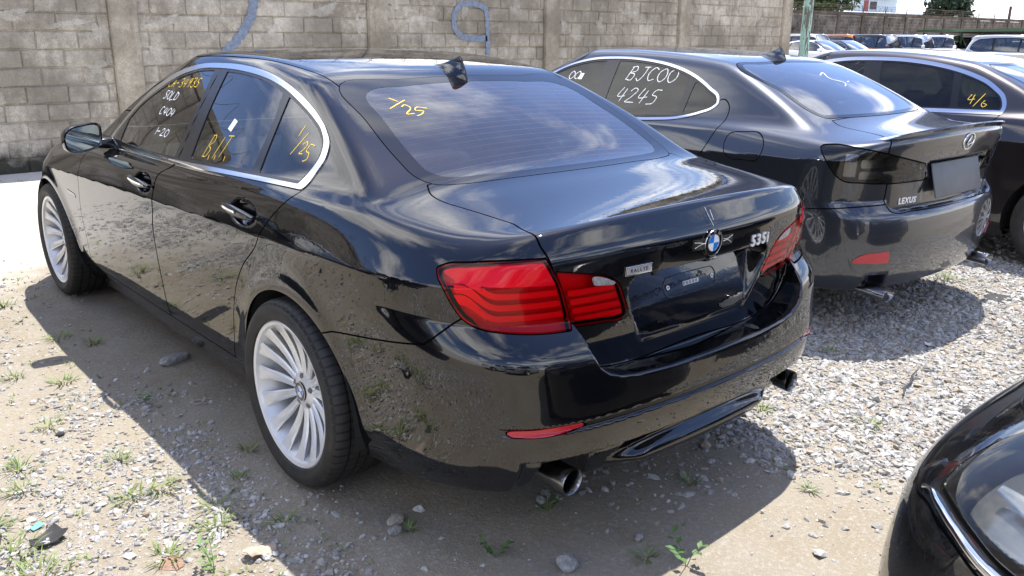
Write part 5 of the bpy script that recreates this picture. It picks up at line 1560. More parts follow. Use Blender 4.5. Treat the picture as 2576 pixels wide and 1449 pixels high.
def build_car(name, P, F, hx, hy, hz, spec):
    A = np.abs; car = empty(name)
    y0, y1 = spec['yr']
    S = Shell(F, np.arange(-hx / 2, 1.08, hx), np.arange(y0, y1, hy), np.arange(.12, spec['ztop'], hz))
    S.drop('body', wheel_arch(P))
    g = spec.get('gap', .003); body = spec['mat']
    dlo = smooth_poly(spec['dlo'])
    gx_ = cspl(P['belt_x'])
    def side(fn):
        def f(x, y, z):
            zp = np.maximum(z - P['gz0'], 0)      # only the flank, not the windscreen that shows behind it in side view
            return np.maximum(fn(x, y, z), np.maximum(.40, gx_(y) - P['gt1'] * zp - P['gt2'] * zp * zp - .045) - A(x))
        return f
    tw = spec.get('trim_w', .016)
    S.cut('body', 'dlo', side(lambda x, y, z: poly_sd(y, z, dlo)))
    S.cut('dlo', 'surround', side(lambda x, y, z: poly_sd(y, z, dlo) + tw))
    S.P['chrome'] = S.P.pop('dlo')
    for i, (l0, l1) in enumerate(spec['panes']):
        S.cut('surround', 'pane%d' % i, side(lambda x, y, z: np.maximum(np.maximum(poly_sd(y, z, dlo) + tw + .011, line_between(z, *l0) - y), y - line_between(z, *l1))))
    rw = smooth_poly(spec['rwin']); S.cut('body', 'rwin', lambda x, y, z: np.maximum(np.maximum(poly_sd(A(x), y if not spec.get('rw_z') else z, rw), spec.get('rwz', 1.0) - z), y - .8), g)
    S.cut('rwin', 'rglass', lambda x, y, z: poly_sd(A(x), y if not spec.get('rw_z') else z, rw) + .035)
    ws = smooth_poly(spec['wscreen']); S.cut('body', 'wscreen', lambda x, y, z: np.maximum(np.maximum(poly_sd(A(x), y, ws), .93 - z), 1. - y), g)
    for nm, kind, poly, cond, gp in spec.get('cuts', []):
        pl = smooth_poly(poly) if kind != 'lid' else smooth_poly(poly)
        if kind == 'side': fn = side(lambda x, y, z: poly_sd(y, z, pl))
        elif kind == 'sideL': fn = lambda x, y, z: np.maximum(poly_sd(y, z, pl), .4 + x)
        elif kind == 'obl': fn = lambda x, y, z: np.maximum(poly_sd(A(x) + y, z, pl) * .8, y + .4)
        elif kind == 'oblf': fn = lambda x, y, z: np.maximum(poly_sd(y - A(x), z, pl) * .8, P['wb'] - y)
        elif kind == 'rear': fn = lambda x, y, z: np.maximum(poly_sd(A(x), z, pl), y + .6)
        elif kind == 'front': fn = lambda x, y, z: np.maximum(poly_sd(A(x), z, pl), P['wb'] - y)
        elif kind == 'lid': fn = lambda x, y, z: np.maximum(poly_sd(A(x), -y - z, pl) * .75, y + .3)
        elif kind == 'top': fn = lambda x, y, z: np.maximum(poly_sd(A(x), y, pl), cond - z)
        S.cut('body', nm, fn, gp)
    S.obj('body', 'body_shell', body, car, flange=.012)
    if 'gap' in S.P: S.obj('gap', 'panel_gap', M['gap'], car, off=-.007)['kind'] = 'stuff'
    prs = ['chrome', 'surround'] + ['pane%d' % i for i in range(len(spec['panes']))]
    for n in prs: S.side_split(n)
    for sd in '#L', '#R':
        S.obj('chrome' + sd, 'window_trim', spec.get('trim', M['satin']), car, off=.004, flange=.006)
        S.obj('surround' + sd, 'window_surround', M['trim'], car, flange=.005)
        for i in range(len(spec['panes'])): S.obj('pane%d' % i + sd, 'side_window', spec.get('glass', M['glass']), car, off=-.003)
    S.obj('rwin', 'window_border', M['frit'], car, off=.0004); S.obj('rglass', 'rear_window', spec.get('rglass', M['glass_rear']), car)
    S.obj('wscreen', 'windscreen', spec.get('glass', M['glass']), car)
    for nm, kind, poly, cond, gp in spec.get('cuts', []):
        mt, off, split, pname = spec['parts'][nm]
        if split and kind != 'sideL':
            S.side_split(nm)
            for sd in '#L', '#R': S.obj(nm + sd, pname, mt, car, off=off, flange=.008)
        else: S.obj(nm, pname, mt, car, off=off, flange=.008)
    car['_S'] = 0; del car['_S']
    return car, S

# --- the grey saloon beside it
M['smoked'] = glass('smoked_lens', (.42, .42, .42), .8)
M['plate_grey'] = simple('blank_plate', (.085, .09, .098), .45, var=.15)
lex_spec = dict(yr=(-1.12, 3.66), ztop=1.48, mat=M['grey_paint'], trim_w=.014, trim=M['satin'], glass=M['glass_dark'],
    dlo=[(1.95, .965, 1), (1.6, .985), (1.0, 1.008), (.476, 1.030), (.341, 1.045), (.20, 1.085), (.135, 1.115), (.112, 1.145), (.125, 1.178), (.215, 1.230), (.367, 1.295), (.568, 1.346), (.80, 1.374), (1.054, 1.381), (1.30, 1.362), (1.50, 1.310), (1.66, 1.225), (1.80, 1.12), (1.90, 1.02)],
    panes=[(((1.13, 1.36), (1.075, 1.02)), ((1.74, 1.36), (1.74, 1.0))), (((.398, 1.30), (.372, 1.05)), ((1.02, 1.36), (.955, 1.02))), (((-.2, 1.3), (-.2, 1.0)), ((.345, 1.30), (.322, 1.05)))],
    rwin=[(-.3, .165, 1), (0, .165), (.3, .160), (.50, .172), (.535, .14), (.556, -.18), (.555, -.38), (.52, -.445), (.42, -.472), (.2, -.505), (0, -.515), (-.3, -.495, 1)],
    wscreen=[(-.3, 1.37, 1), (0, 1.375), (.3, 1.36), (.50, 1.33), (.54, 1.34), (.64, 1.62), (.70, 1.9), (.715, 2.0), (.55, 2.11), (.3, 2.18), (0, 2.20), (-.3, 2.18, 1)],
    cuts=[('lamp', 'obl', [(.207, .985), (.124, 1.000), (-.017, .992), (-.219, .966), (-.392, .934), (-.586, .897, 1), (-.650, .808, 1), (-.466, .806), (-.287, .806), (-.08, .816), (.074, .832), (.150, .885)], 0, .003),
          ('lid', 'lid', [(-.4, -.60, 1), (.50, -.606, 1), (.52, -.54), (.515, -.41), (.56, -.25), (.62, -.16), (.66, -.087), (.63, .0), (.603, .079), (.594, .196), (.588, .245), (.56, .27), (.45, .285), (0, .305), (-.4, .285, 1)], 0, .003),
          ('rdoor', 'side', [(.15, 1.14, 1), (.092, 1.172), (.041, 1.142), (.015, 1.05), (.044, .955), (.075, .89), (.15, .79), (.27, .66), (.37, .5), (.47, .31), (.49, .29, 1), (1.14, .29, 1), (1.15, .6), (1.09, .8), (1.03, 1.0), (1.0, 1.2, 1)], 0, .003),
          ('fdoor', 'side', [(1.01, 1.2, 1), (1.037, 1.0), (1.097, .8), (1.157, .6), (1.147, .29, 1), (2.2, .29, 1), (2.19, .6), (2.10, .85), (1.97, .99), (1.85, 1.2, 1)], 0, .003),
          ('fuel', 'sideL', [(-.075, 1.000), (-.16, 1.018), (-.265, 1.014), (-.300, .985), (-.312, .92), (-.29, .884), (-.20, .876), (-.11, .878), (-.075, .905)], 0, .0026),
          ('bump', 'obl', [(.80, .60), (.45, .645), (.28, .663), (.0, .69), (-.3, .700), (-2., .700), (-2., -.2), (.8, -.2)], 0, .0024)],
    parts=dict(lamp=(M['smoked'], .002, True, 'tail_lamp'), lid=(M['grey_paint'], 0., False, 'boot_lid'), rdoor=(M['grey_paint'], 0., True, 'rear_door'), fdoor=(M['grey_paint'], 0., True, 'front_door'), fuel=(M['grey_paint'], 0., False, 'fuel_flap'), bump=(M['grey_paint'], 0., False, 'rear_bumper')))
def build_lexus():
    F = LEXF; P = LEX
    S_parts = lex_spec
    car, S = build_car('grey_sedan', P, F, .013, .016, .012, S_parts)
    tag(car, 'dark grey metallic sedan with smoked tail lamps and boot spoiler right of the black one', 'car')
    # inside of the lamps
    A = np.abs
    for sd in '#L', '#R':
        S.P['tmp'] = S.P['lamp' + sd]
        par = [o for o in car.children if o.name.startswith('tail_lamp')][0 if sd == '#L' else 1]
        S.obj('tmp', 'lamp_bowl', M['lamp_dark'], par, off=-.035)
        for k, (s0, s1, z0, z1) in enumerate(((-.03, .06, .842, .965), (-.24, -.06, .828, .868), (-.24, -.06, .885, .93), (-.60, -.30, .825, .845), (-.60, -.30, .86, .885))):
            S.P['tmp'] = S.P['lamp' + sd]
            S.cut('tmp', 'b', lambda x, y, z: np.maximum(np.maximum(s0 - A(x) - y, A(x) + y - s1), np.maximum(z0 - z, z - z1))); S.obj('b', 'lamp_chamber', M['satin'], par, off=-.018, flange=.006); S.P.pop('b', None)
    lid = [o for o in car.children if o.name.startswith('boot_lid')][0]; bump = [o for o in car.children if o.name.startswith('rear_bumper')][0]
    rp_ = rear_place(F, .001)
    # boot lip spoiler
    rings = []
    for i in range(25):
        x = -.66 + 1.32 * i / 24; yb = surf_y(F, [abs(x)], [1.02])[0] + .012; zt = surf_z(F, [abs(x)], [yb + .06])[0]
        k = min(1, (.66 - abs(x)) / .10 + .15)
        rings.append([(x, yb + .085, zt - .012), (x, yb + .085, zt - .001), (x, yb + .02, zt + .008 * k), (x, yb - .018 * k, zt + .024 * k), (x, yb - .022 * k, zt + .018 * k), (x, yb + .004, zt - .016)])
    link('boot_spoiler', loft(rings, 'boot_spoiler', M['grey_paint'], True, True, 35), lid)
    # badge: ring with a slanted stroke
    p, n = rp_(0, .992); o = link('badge', MB().lathe([(.040, 0), (.041, .004), (.046, .004), (.047, 0)], 40, 2).mesh('badge', M['chrome'], True, 50), lid, p, orient(p, n), (1.35, 1.0, 1))
    m = MB(); m.tube([(.008, .030, .003), (-.012, -.012, .004), (-.005, -.020, .004), (.034, -.014, .003)], [.003, .005, .005, .003], 6); link('badge_stroke', m.mesh('badge_stroke', M['chrome'], True), o)
    p, n = rp_(-.425, .705); link('maker_lettering', text_mesh('LEXUS', .045, M['badge_chrome'], .002, space=1.12, bold=.0012), lid, p, orient(p, n))
    p, n = rp_(.43, .715); link('model_lettering', text_mesh('IS 250', .040, M['chrome'], .002), lid, p, orient(p, n))
    p, n = rp_(0, .79); link('number_plate', box_mesh('number_plate', -.275, .275, -.092, .092, .000, .008, .006, M['plate_grey']), lid, (0, -.978 + (.797 - .70) * .27 - .006, .797), orient(p, (0, -.965, .26)))
    for sx in (-1, 1):
        pl = smooth_poly([(.765, .415), (.735, .448), (.67, .458), (.594, .462, 1), (.576, .396, 1), (.68, .402)])
        S.P['tmp'] = S.P['bump']; S.cut('tmp', 'b', lambda x, y, z: np.maximum(np.maximum(poly_sd(A(x), z, pl), -x * sx), y + .6)); S.obj('b', 'bumper_reflector', M['reflector'], bump, off=.004, flange=.008); S.P.pop('b', None)
        m = MB(); m.lathe([(.035, .22), (.040, .12), (.043, .0), (.042, -.003), (.039, .0), (.038, .12)], 32, 1)
        e = link('exhaust_tip', m.mesh('exhaust_tip', M['exhaust'], True, 50), car, (sx * .60, -.965, .235), (math.radians(4), 0, 0), (1.35, 1, .85))
        link('exhaust_inside', MB().lathe([(0, .08), (.0395, .08)], 24, 1).mesh('exhaust_inside', M['exhaust_in']), e)
    wheel_wells(car, P, .775, .22)
    put_wheels(car, P, WHEEL2, .775, .775)
    make_mirror(car, F, 1.85, -.84, -1.0, .955, 1.075, M['grey_paint']); make_mirror(car, F, 1.85, -.84, -1.0, .955, 1.075, M['grey_paint'], side=1)
    make_handle(car, F, .36, .885); make_handle(car, F, 1.32, .865)
    shark_fin(car, F, .40, .17, .075, M['grey_paint'])
    seats(car, P, M['seat'], 1.10, .30)
    sp_ = side_place(F)
    stroke_text(hand('BJC00', -.90, 1.245, .075, .080, 1.1, .15, 11), sp_, .0048, car, M['chalk_w'], 'white_writing')
    stroke_text(hand('4245', -.90, 1.115, .080, .085, 1.1, .15, 12), sp_, .0048, car, M['chalk_w'], 'white_writing')
    stroke_text(hand('00', -1.42, 1.23, .05, .05, 1.1, .1, 13), sp_, .005, car, M['chalk_w'], 'white_writing')
    stroke_text([[(.02, -.06), (.10, -.03), (.06, -.10), (.14, -.16), (.08, -.20)], [(.18, -.15), (.22, -.14)]], top_place(F), .006, car, M['chalk_w'], 'white_writing')
    p, n = sp_(-1.30, 1.25); link('paper_tag', MB().box(-.018, .018, -.024, .024, 0, .0008).mesh('paper_tag', M['white_print']), car, p, orient(p, n))
    return car
WHEEL2 = make_wheel_meshes(.325, .222, .22, 'plain_alloy', 10, False)
lexus = build_lexus(); lexus.location = (2.762, .30, .012); lexus.rotation_euler = (0, 0, -.032)

# --- the dark brown saloon beyond it
P3 = dict(BMW); P3.pop('rear_extra'); P3.pop('side_extra'); P3['bot_extra'] = lambda ax, y, zb: zb; P3['kr'] = .45
F3 = sedan_field(P3)
DLO5 = [(2.035, .966, 1), (1.53, .986), (1.05, 1.005), (.52, 1.026), (.165, 1.036), (-.010, 1.040, 1), (-.015, 1.091), (.0, 1.136), (.03, 1.178), (.08, 1.214), (.15, 1.257), (.26, 1.301), (.41, 1.343), (.60, 1.377), (.803, 1.397), (1.069, 1.401), (1.329, 1.387), (1.521, 1.350), (1.688, 1.285), (1.834, 1.195), (1.906, 1.125), (1.985, 1.030)]
saloon_spec = lambda mat, **k: dict(dict(yr=(-1.16, 3.86), ztop=1.52, mat=mat, trim_w=.022, glass=M['glass_far'], dlo=DLO5,
    panes=[(((1.12, 1.37), (1.045, 1.03)), ((1.85, 1.3), (1.83, 1.0))), (((.415, 1.31), (.345, 1.05)), ((.985, 1.37), (.885, 1.04))), (((-.3, 1.3), (-.3, 1.0)), ((.360, 1.31), (.295, 1.05)))],
    rwin=[(-.3, .219, 1), (0, .222), (.3, .218), (.535, .224), (.556, .200), (.592, -.02), (.614, -.24), (.606, -.34), (.575, -.392), (.5, -.424), (.3, -.455), (0., -.472), (-.3, -.455, 1)],
    wscreen=[(-.3, 1.52, 1), (0, 1.525), (.3, 1.51), (.50, 1.475), (.555, 1.46), (.66, 1.76), (.735, 2.06), (.752, 2.18), (.6, 2.28), (.3, 2.36), (0, 2.38), (-.3, 2.36, 1)],
    cuts=[('rdoor', 'side', [(.05, 1.2, 1), (.0, 1.038), (.03, .999), (.108, .912), (.181, .827), (.31, .731), (.402, .63), (.475, .496), (.52, .36), (.545, .300, 1), (1.216, .300, 1), (1.223, .384), (1.217, .615), (1.206, .71), (1.168, .793), (1.137, .905), (1.118, .962), (1.054, 1.0), (1.014, 1.02), (.99, 1.2, 1)], 0, .003),
          ('lamp', 'obl', [(.05, .93), (-.10, .95), (-.33, .955, 1), (-.43, .76, 1), (-.2, .765), (-.02, .79)], 0, .003),
          ('hlamp', 'oblf', [(2.75, .72), (2.95, .735), (3.25, .715), (3.35, .66), (3.2, .61), (3.0, .635)], 0, .003),
          ('grille', 'front', [(-.3, .68, 1), (0, .685), (.35, .68, 1), (.30, .54, 1), (0, .53), (-.3, .54, 1)], 0, .003)],
    parts=dict(rdoor=(mat, 0., True, 'rear_door'), lamp=(M['reflector'], .002, True, 'tail_lamp'), hlamp=(M['white_lamp'], .001, True, 'headlamp'), grille=(M['trim'], -.004, False, 'grille'))), **k)
P3T = dict(P3, ry=-.52, flare=0.); F3T = sedan_field(P3T)
third, _ = build_car('brown_sedan', P3T, F3T, .018, .022, .016, saloon_spec(M['brown_paint'], trim_w=.026, glass=M['glass_dark']))
tag(third, 'dark brown sedan with broad chrome window surround, farthest right of the three parked sedans', 'car')
wheel_wells(third, P3T, .80, .24); put_wheels(third, P3T, WHEEL2, .80, .82)
seats(third, P3, M['seat'], 1.12, .30); make_mirror(third, F3, mat=M['brown_paint']); make_mirror(third, F3, mat=M['brown_paint'], side=1)
stroke_text([[(q[0], q[1]) for q in st_] for st_ in [[(-.235, 1.165), (-.25, 1.13), (-.205, 1.135)], [(-.215, 1.165), (-.225, 1.10)], [(-.150, 1.175), (-.20, 1.085)], [(-.135, 1.13), (-.15, 1.10), (-.135, 1.085), (-.115, 1.10), (-.14, 1.11)]]], side_place(F3T), .0045, third, M['chalk_y'], 'yellow_writing')
stroke_text([[(-.44, .12), (-.46, .05), (-.40, .05)], [(-.41, .12), (-.42, .0)], [(-.33, .1), (-.38, -.03)]], top_place(F3T), .005, third, M['chalk_y'], 'yellow_writing')
third.location = (5.249, -.223, -.022); third.rotation_euler = (0, 0, .015)
# ---------------------------------------------------------------- nose of the dark car at the lower right
M['lamp_glass'] = glass('headlamp_glass', (.88, .90, .89), .45, .05)
M['lamp_bowl'] = simple('headlamp_bowl', (.40, .41, .42), .22, .85)
M['lamp_chrome'] = simple('headlamp_chrome', (.72, .73, .75), .10, 1.)
M['amber'] = simple('amber_lens', (.45, .13, .02), .25)
fspec = saloon_spec(M['dusty_paint'])
fspec['cuts'] = [('hlamp', 'oblf', [(2.945, .704, 1), (2.985, .722), (3.03, .748), (3.065, .775), (3.06, .80), (2.95, .835), (2.75, .862), (2.55, .868), (2.36, .84, 1), (2.38, .72), (2.56, .702), (2.70, .709), (2.85, .709)], 0, .003),
                 ('bumper', 'oblf', [(3.9, .655), (3.03, .657), (2.936, .673), (2.82, .677), (2.725, .676), (2.606, .664), (2.25, .655), (2.15, .55), (2.15, -.1), (3.9, -.1)], 0, .0025),
                 ('grille', 'front', [(-.3, .74, 1), (0, .745), (.36, .735, 1), (.30, .60, 1), (0, .59), (-.3, .60, 1)], 0, .003),
                 ('hood', 'top', [(-.5, 2.37), (.70, 2.30), (.72, 2.8), (.62, 3.25), (.40, 3.50), (.2, 3.58), (-.5, 3.60)], .6, .003)]
fspec['parts'] = dict(hlamp=(M['lamp_glass'], .001, True, 'headlamp'), bumper=(M['dusty_paint'], 0., False, 'front_bumper'), grille=(M['trim'], -.004, False, 'grille'), hood=(M['dusty_paint'], 0., False, 'hood'))
fore, FS = build_car('black_car', PF, FF, .013, .013, .011, fspec)
tag(fore, 'dusty black car nose with a clear headlamp and chrome strip at the lower right edge', 'car')
for sx in (-1, 1):      # half-round bright strip below the lamp
    ss = np.linspace(3.02, 2.30, 26); zc = np.interp(ss, [2.30, 2.606, 2.725, 2.82, 2.936, 2.985, 3.02], [.672, .683, .692, .693, .690, .684, .672])
    lo_ax = np.full(26, .2); hi_ax = np.full(26, 1.2)
    for _ in range(30):
        m_ = (lo_ax + hi_ax) / 2; inn = FF(m_, ss + m_, zc) < 0; lo_ax = np.where(inn, m_, lo_ax); hi_ax = np.where(inn, hi_ax, m_)
    C3 = np.stack([lo_ax, ss + lo_ax, zc], 1); N3 = normals(FF, C3); rings = []
    for i in range(26):
        k = min(1., .35 + 4 * min(i, 25 - i) / 25); r = []
        for a_ in np.linspace(0, math.pi, 9): r.append(C3[i] + N3[i] * (.013 * k * math.sin(a_)) + np.array([0, 0, 1.]) * .013 * k * math.cos(a_))
        r.append(C3[i] - N3[i] * .006); rings.append([(sx * q[0], q[1], q[2]) for q in r])
    link('chrome_strip', loft(rings, 'chrome_strip', M['chrome'], True, True, 60), fore)
hl = [o for o in fore.children if o.name.startswith('headlamp')]
for o, sd in zip(hl, ('#L', '#R')):
    sx = -1 if sd == '#L' else 1
    FS.P['tmp'] = FS.P['hlamp' + sd]; FS.obj('tmp', 'lamp_bowl', M['lamp_bowl'], o, off=-.075, flange=-.07)
    for (cx, cy, cz, r) in ((.685, 3.335, .775, .050), (.53, 3.42, .770, .044)):
        m = MB(); m.lathe([(r * .25, -.075), (r * .62, -.055), (r * .88, -.025), (r, .0), (r * 1.04, .004), (r * 1.06, .0)], 28, 1)
        c = link('reflector_cup', m.mesh('reflector_cup', M['lamp_chrome'], True, 60), o, (sx * cx, cy, cz), (math.radians(4), 0, math.radians(-38 * sx)))
        link('lamp_dome', MB().lathe([(0, -.012), (r * .3, -.016), (r * .5, -.028), (r * .55, -.05)], 20, 1).mesh('lamp_dome', M['glass_clear'], True), c)
    rings = []
    for i in range(14):
        t = i / 13; s = 2.90 - .40 * t; ax = .62 + .20 * t; y = s + ax - .035; z = .722 + .004 * t; w_ = .010 + .012 * math.sin(math.pi * t)
        rings.append([(sx * (ax - .018), y, z), (sx * (ax - .020), y - .002, z + .004), (sx * (ax - .020 - w_), y - w_ * .6, z + w_ * 1.1), (sx * (ax - .026 - w_), y - w_ * .6, z + w_ * 1.1 - .004)])
    link('inner_blade', loft(rings, 'inner_blade', M['lamp_chrome'], True, True, 40), o)
    for k in range(5):
        z = .735 + .014 * k; m = MB(); m.tube([(sx * (.74 - .02 * k), 3.36 - .02 * k, z), (sx * (.79 - .01 * k), 3.27 - .02 * k, z + .002)], .0035, 6); link('lamp_rib', m.mesh('lamp_rib', M['lamp_chrome'], True), o)
    link('amber_marker', box_mesh('amber_marker', -.02, .02, -.02, .02, -.015, .015, .008, M['amber']), o, (sx * .80, 3.28, .745))
wheel_wells(fore, PF, .80, .24); put_wheels(fore, PF, WHEEL2, .79, .80); make_mirror(fore, FF, mat=M['dusty_paint']); make_mirror(fore, FF, mat=M['dusty_paint'], side=1)
fore.location = (FRONT_AT[0], FRONT_AT[1], 0)

# ---------------------------------------------------------------- parked cars farther off
PS = dict(BMW)
for _k in ('rear_extra', 'side_extra', 'bot_extra'): PS.pop(_k, None)
PS.update(wb=2.75, wr=.36, arch=.40, plan=[(-1.1, .90), (-.6, .925), (.2, .935), (1.2, .935), (2.2, .93), (2.9, .91), (3.6, .88)], shoulder=[(-1.1, 1.0), (1, .98), (3.6, .92)],
          up1=[(-1.1, .3), (3.6, .5)], deck=[(-1.3, 1.12), (0, 1.12), (1.5, 1.10), (2.1, 1.08), (2.6, 1.06), (3.0, 1.02), (3.3, .95), (3.55, .84)], lid=[(.3, -.93), (.6, -.95), (.9, -.96), (1.1, -.95), (1.3, -.9)],
          bump=[(.2, -.9), (.3, -.98), (.5, -1.02), (.62, -1.01), (.7, -.96), (.9, -.9)], bottom=[(-1.1, .3), (3.6, .28)],
          front=[(.1, 3.5), (.3, 3.58), (.6, 3.60), (.8, 3.58), (.95, 3.5), (1.05, 3.35)], kr=.25, gz0=1.08, belt_x=[(-1.1, .82), (0, .87), (1., .88), (2., .85), (2.6, .82)], gt1=.30, gt2=.25,
          roof=[(-1.2, 1.66), (-.6, 1.715), (.2, 1.745), (.8, 1.74), (1.3, 1.71), (1.7, 1.64)], rc2=.03, rc4=.04, rw=((-.80, 1.68), (-1.04, 1.10), .015, .08), ws=((1.35, 1.70), (2.20, 1.08), .02, .2), kg=.08, ku=.05, krw=.05)
FSUV = sedan_field(PS)
suv_spec = dict(yr=(-1.15, 3.75), ztop=1.82, mat=M['white_paint'], trim_w=.012, trim=M['trim'], glass=M['glass_far'], rglass=M['glass_far'], gap=.006,
    dlo=[(2.05, 1.06, 1), (1.5, 1.08), (0, 1.105), (-.70, 1.13), (-.80, 1.18), (-.76, 1.38), (-.60, 1.54), (-.3, 1.59), (.4, 1.625), (1.0, 1.61), (1.3, 1.56), (1.55, 1.44), (1.80, 1.25)],
    panes=[(((1.02, 1.6), (1.02, 1.1)), ((1.9, 1.3), (1.9, 1.0))), (((.05, 1.6), (.10, 1.1)), ((.94, 1.6), (.94, 1.1))), (((-.9, 1.6), (-.9, 1.1)), ((-.04, 1.6), (.01, 1.1)))],
    rw_z=True, rwz=1.1, rwin=[(-.3, 1.14, 1), (0, 1.14), (.60, 1.16), (.66, 1.22), (.60, 1.52), (.50, 1.60), (0, 1.62), (-.3, 1.61, 1)],
    wscreen=[(-.3, 1.255, 1), (0, 1.25), (.3, 1.27), (.52, 1.315), (.585, 1.33), (.64, 1.6), (.70, 1.85), (.715, 1.93), (.62, 2.0), (.3, 2.09), (0, 2.11), (-.3, 2.09, 1)],
    cuts=[('hlamp', 'oblf', [(2.40, .86), (2.70, .90), (2.95, .84), (2.92, .76), (2.6, .76)], 0, .006), ('grille', 'front', [(-.3, .88, 1), (0, .885), (.46, .86, 1), (.40, .66, 1), (0, .65), (-.3, .66, 1)], 0, .006),
          ('lamp', 'obl', [(.12, 1.06), (-.15, 1.08), (-.22, .88), (.08, .86)], 0, .006)],
    parts=dict(hlamp=(M['white_lamp'], .002, True, 'headlamp'), grille=(M['trim'], -.004, False, 'grille'), lamp=(M['reflector'], .002, True, 'tail_lamp')))
suv0, _ = build_car('parked_suv', PS, FSUV, .03, .035, .03, suv_spec)
wheel_wells(suv0, PS, .80, .24); put_wheels(suv0, PS, WHEEL2, .80, .80, which=(1, 3)); seats(suv0, PS, M['seat'], 1.05, .10, ztop=1.25, zseat=.62)
make_mirror(suv0, FSUV, 1.58, -.90, -1.10, 1.06, 1.23, M['white_paint']); make_mirror(suv0, FSUV, 1.58, -.90, -1.10, 1.06, 1.23, M['white_paint'], side=1)
for sx in (-1, 1):
    ys_ = np.linspace(1.1, -.8, 9); pts = [(sx * .60, y, surf_z(FSUV, [.60], [y])[0] + .035) for y in ys_]
    m = MB(); m.tube([(pts[0][0], pts[0][1] + .06, pts[0][2] - .05)] + pts + [(pts[-1][0], pts[-1][1] - .06, pts[-1][2] - .06)], .014, 6); link('roof_rail', m.mesh('roof_rail', M['satin'], True), suv0)
sal0, _ = build_car('parked_sedan', P3, F3, .03, .035, .03, saloon_spec(M['white_paint'], gap=.006, trim_w=.014))
wheel_wells(sal0, P3, .80, .24); put_wheels(sal0, P3, WHEEL2, .80, .82, which=(1, 3)); seats(sal0, P3, M['seat'], 1.12, .30)
make_mirror(sal0, F3, mat=M['white_paint']); make_mirror(sal0, F3, mat=M['white_paint'], side=1)

def repaint(car, old, new):
    for o in [car] + list(car.children_recursive):
        for s in o.material_slots:
            if s.material == old: s.link = 'OBJECT'; s.material = new
FAR_GROUP = 'cars parked in rows across the yard'
def place_far(src, used, u, D, mat, label, rz=math.pi, dz=-.10, wsy=1.75):
    c = src if not used else copy_tree(src)
    p = dirpt(u, D)
    off = Vector((-math.sin(rz) * wsy, math.cos(rz) * wsy, 0))
    c.location = (p[0] - off.x, p[1] - off.y, dz); c.rotation_euler = (0, 0, rz)
    if mat is not M['white_paint']: repaint(c, M['white_paint'], mat)
    tag(c, label, 'car', FAR_GROUP); return c
PI = math.pi
place_far(suv0, False, 2351, 51, M['white_paint'], 'white suv next to the black suv in the far row, silver roof rails', PI + .03)
place_far(suv0, True, 2262, 50, M['brown_paint'], 'black suv in the far row between the orange and white suvs', PI)
place_far(suv0, True, 2178, 50.5, M['orange_paint'], 'orange suv in the far row left of the black suv', PI - .02)
place_far(suv0, True, 2085, 49, M['white_paint'], 'white suv beside the green post, behind the white sedan', PI)
place_far(suv0, True, 2430, 52, M['white_paint'], 'white suv third from the right end of the far row', PI + .02)
place_far(suv0, True, 2517, 53, M['white_paint'], 'white suv under the shed edge, largest at the right of the far row', PI + .04)
place_far(sal0, False, 2082, 42, M['white_paint'], 'white sedan beside the green post, nearest of the far cars', PI - .05, -.10)
place_far(sal0, True, 2146, 44, M['grey_paint'], 'dark grey sedan right of the white sedan in the far row', PI - .03, -.10)
place_far(suv0, True, 2306, 53, M['white_paint'], 'white suv showing its roof between the black suv and its white neighbour', PI + .02)
place_far(suv0, True, 2392, 54, M['silver_paint'], 'silver suv half hidden between two white suvs', PI + .02)
place_far(suv0, True, 2474, 55, M['white_paint'], 'white suv squeezed left of the last white suv', PI + .03)
place_far(sal0, True, 2600, 60, M['brown_paint'], 'dark sedan below the shed at the right edge', PI + .3, -.10)
place_far(suv0, True, 2640, 40, M['silver_paint'], 'silver car cut by the right edge in front of the far row', PI + .05, -.10)
# cars that stand outside the picture and show only as reflections in the black paint
def place_near(src, x, y, rz, mat, label):
    c = copy_tree(src); c.location = (x, y, 0); c.rotation_euler = (0, 0, rz)
    repaint(c, M['white_paint'], mat); tag(c, label, 'car', 'cars seen as reflections')
    put_wheels(c, P3 if src is sal0 else PS, WHEEL2, .80, .80, which=(0, 2)); return c
n1_ = place_near(sal0, -3.35, .9, 0., M['dusty_paint'], 'black sedan outside the left edge, mirrored in the doors of the black sedan')
place_near(suv0, -5.4, -6.6, .10, M['white_paint'], 'white suv behind the viewer, mirrored in the black bumper corner')
place_near(suv0, -2.75, -7.4, .05, M['silver_paint'], 'silver suv behind the viewer, mirrored in the black bumper corner')
place_near(sal0, 2.9, -5.9, .03, M['dusty_paint'], 'dark car right of the black car nose, mirrored in the bumpers')
# ---------------------------------------------------------------- grass, weeds, stones and litter
M['grass'] = leaf_mat('grass_blade', (.10, .165, .035), (.21, .26, .075))
M['weed'] = leaf_mat('weed_leaf', (.06, .14, .03), (.12, .20, .05))
def tuft(x, y, r, n, h, rng, V, Q):
    z0 = float(ground_z(x, y))
    for _ in range(n):
        a = rng.uniform(0, 6.28); rr = r * rng.random() ** .7; bx, by = x + rr * .5 * math.cos(a), y + rr * .5 * math.sin(a)
        L = h * rng.uniform(.5, 1.2); lean = rng.uniform(.5, 1.5); da = a + rng.uniform(-.6, .6); w = rng.uniform(.0016, .0032)
        px_, py_ = -math.sin(da) * w, math.cos(da) * w; b = len(V)
        for t, k in ((0, 1.), (.4, .9), (.75, .6), (1., .05)):
            d = L * t; q = (bx + math.cos(da) * d * lean * (.4 + .6 * t), by + math.sin(da) * d * lean * (.4 + .6 * t), z0 + d * (1 - .35 * lean * t) * .85)
            V.append((q[0] - px_ * k, q[1] - py_ * k, q[2])); V.append((q[0] + px_ * k, q[1] + py_ * k, q[2]))
        for i in range(3): Q.append((b + 2 * i, b + 2 * i + 1, b + 2 * i + 3, b + 2 * i + 2))
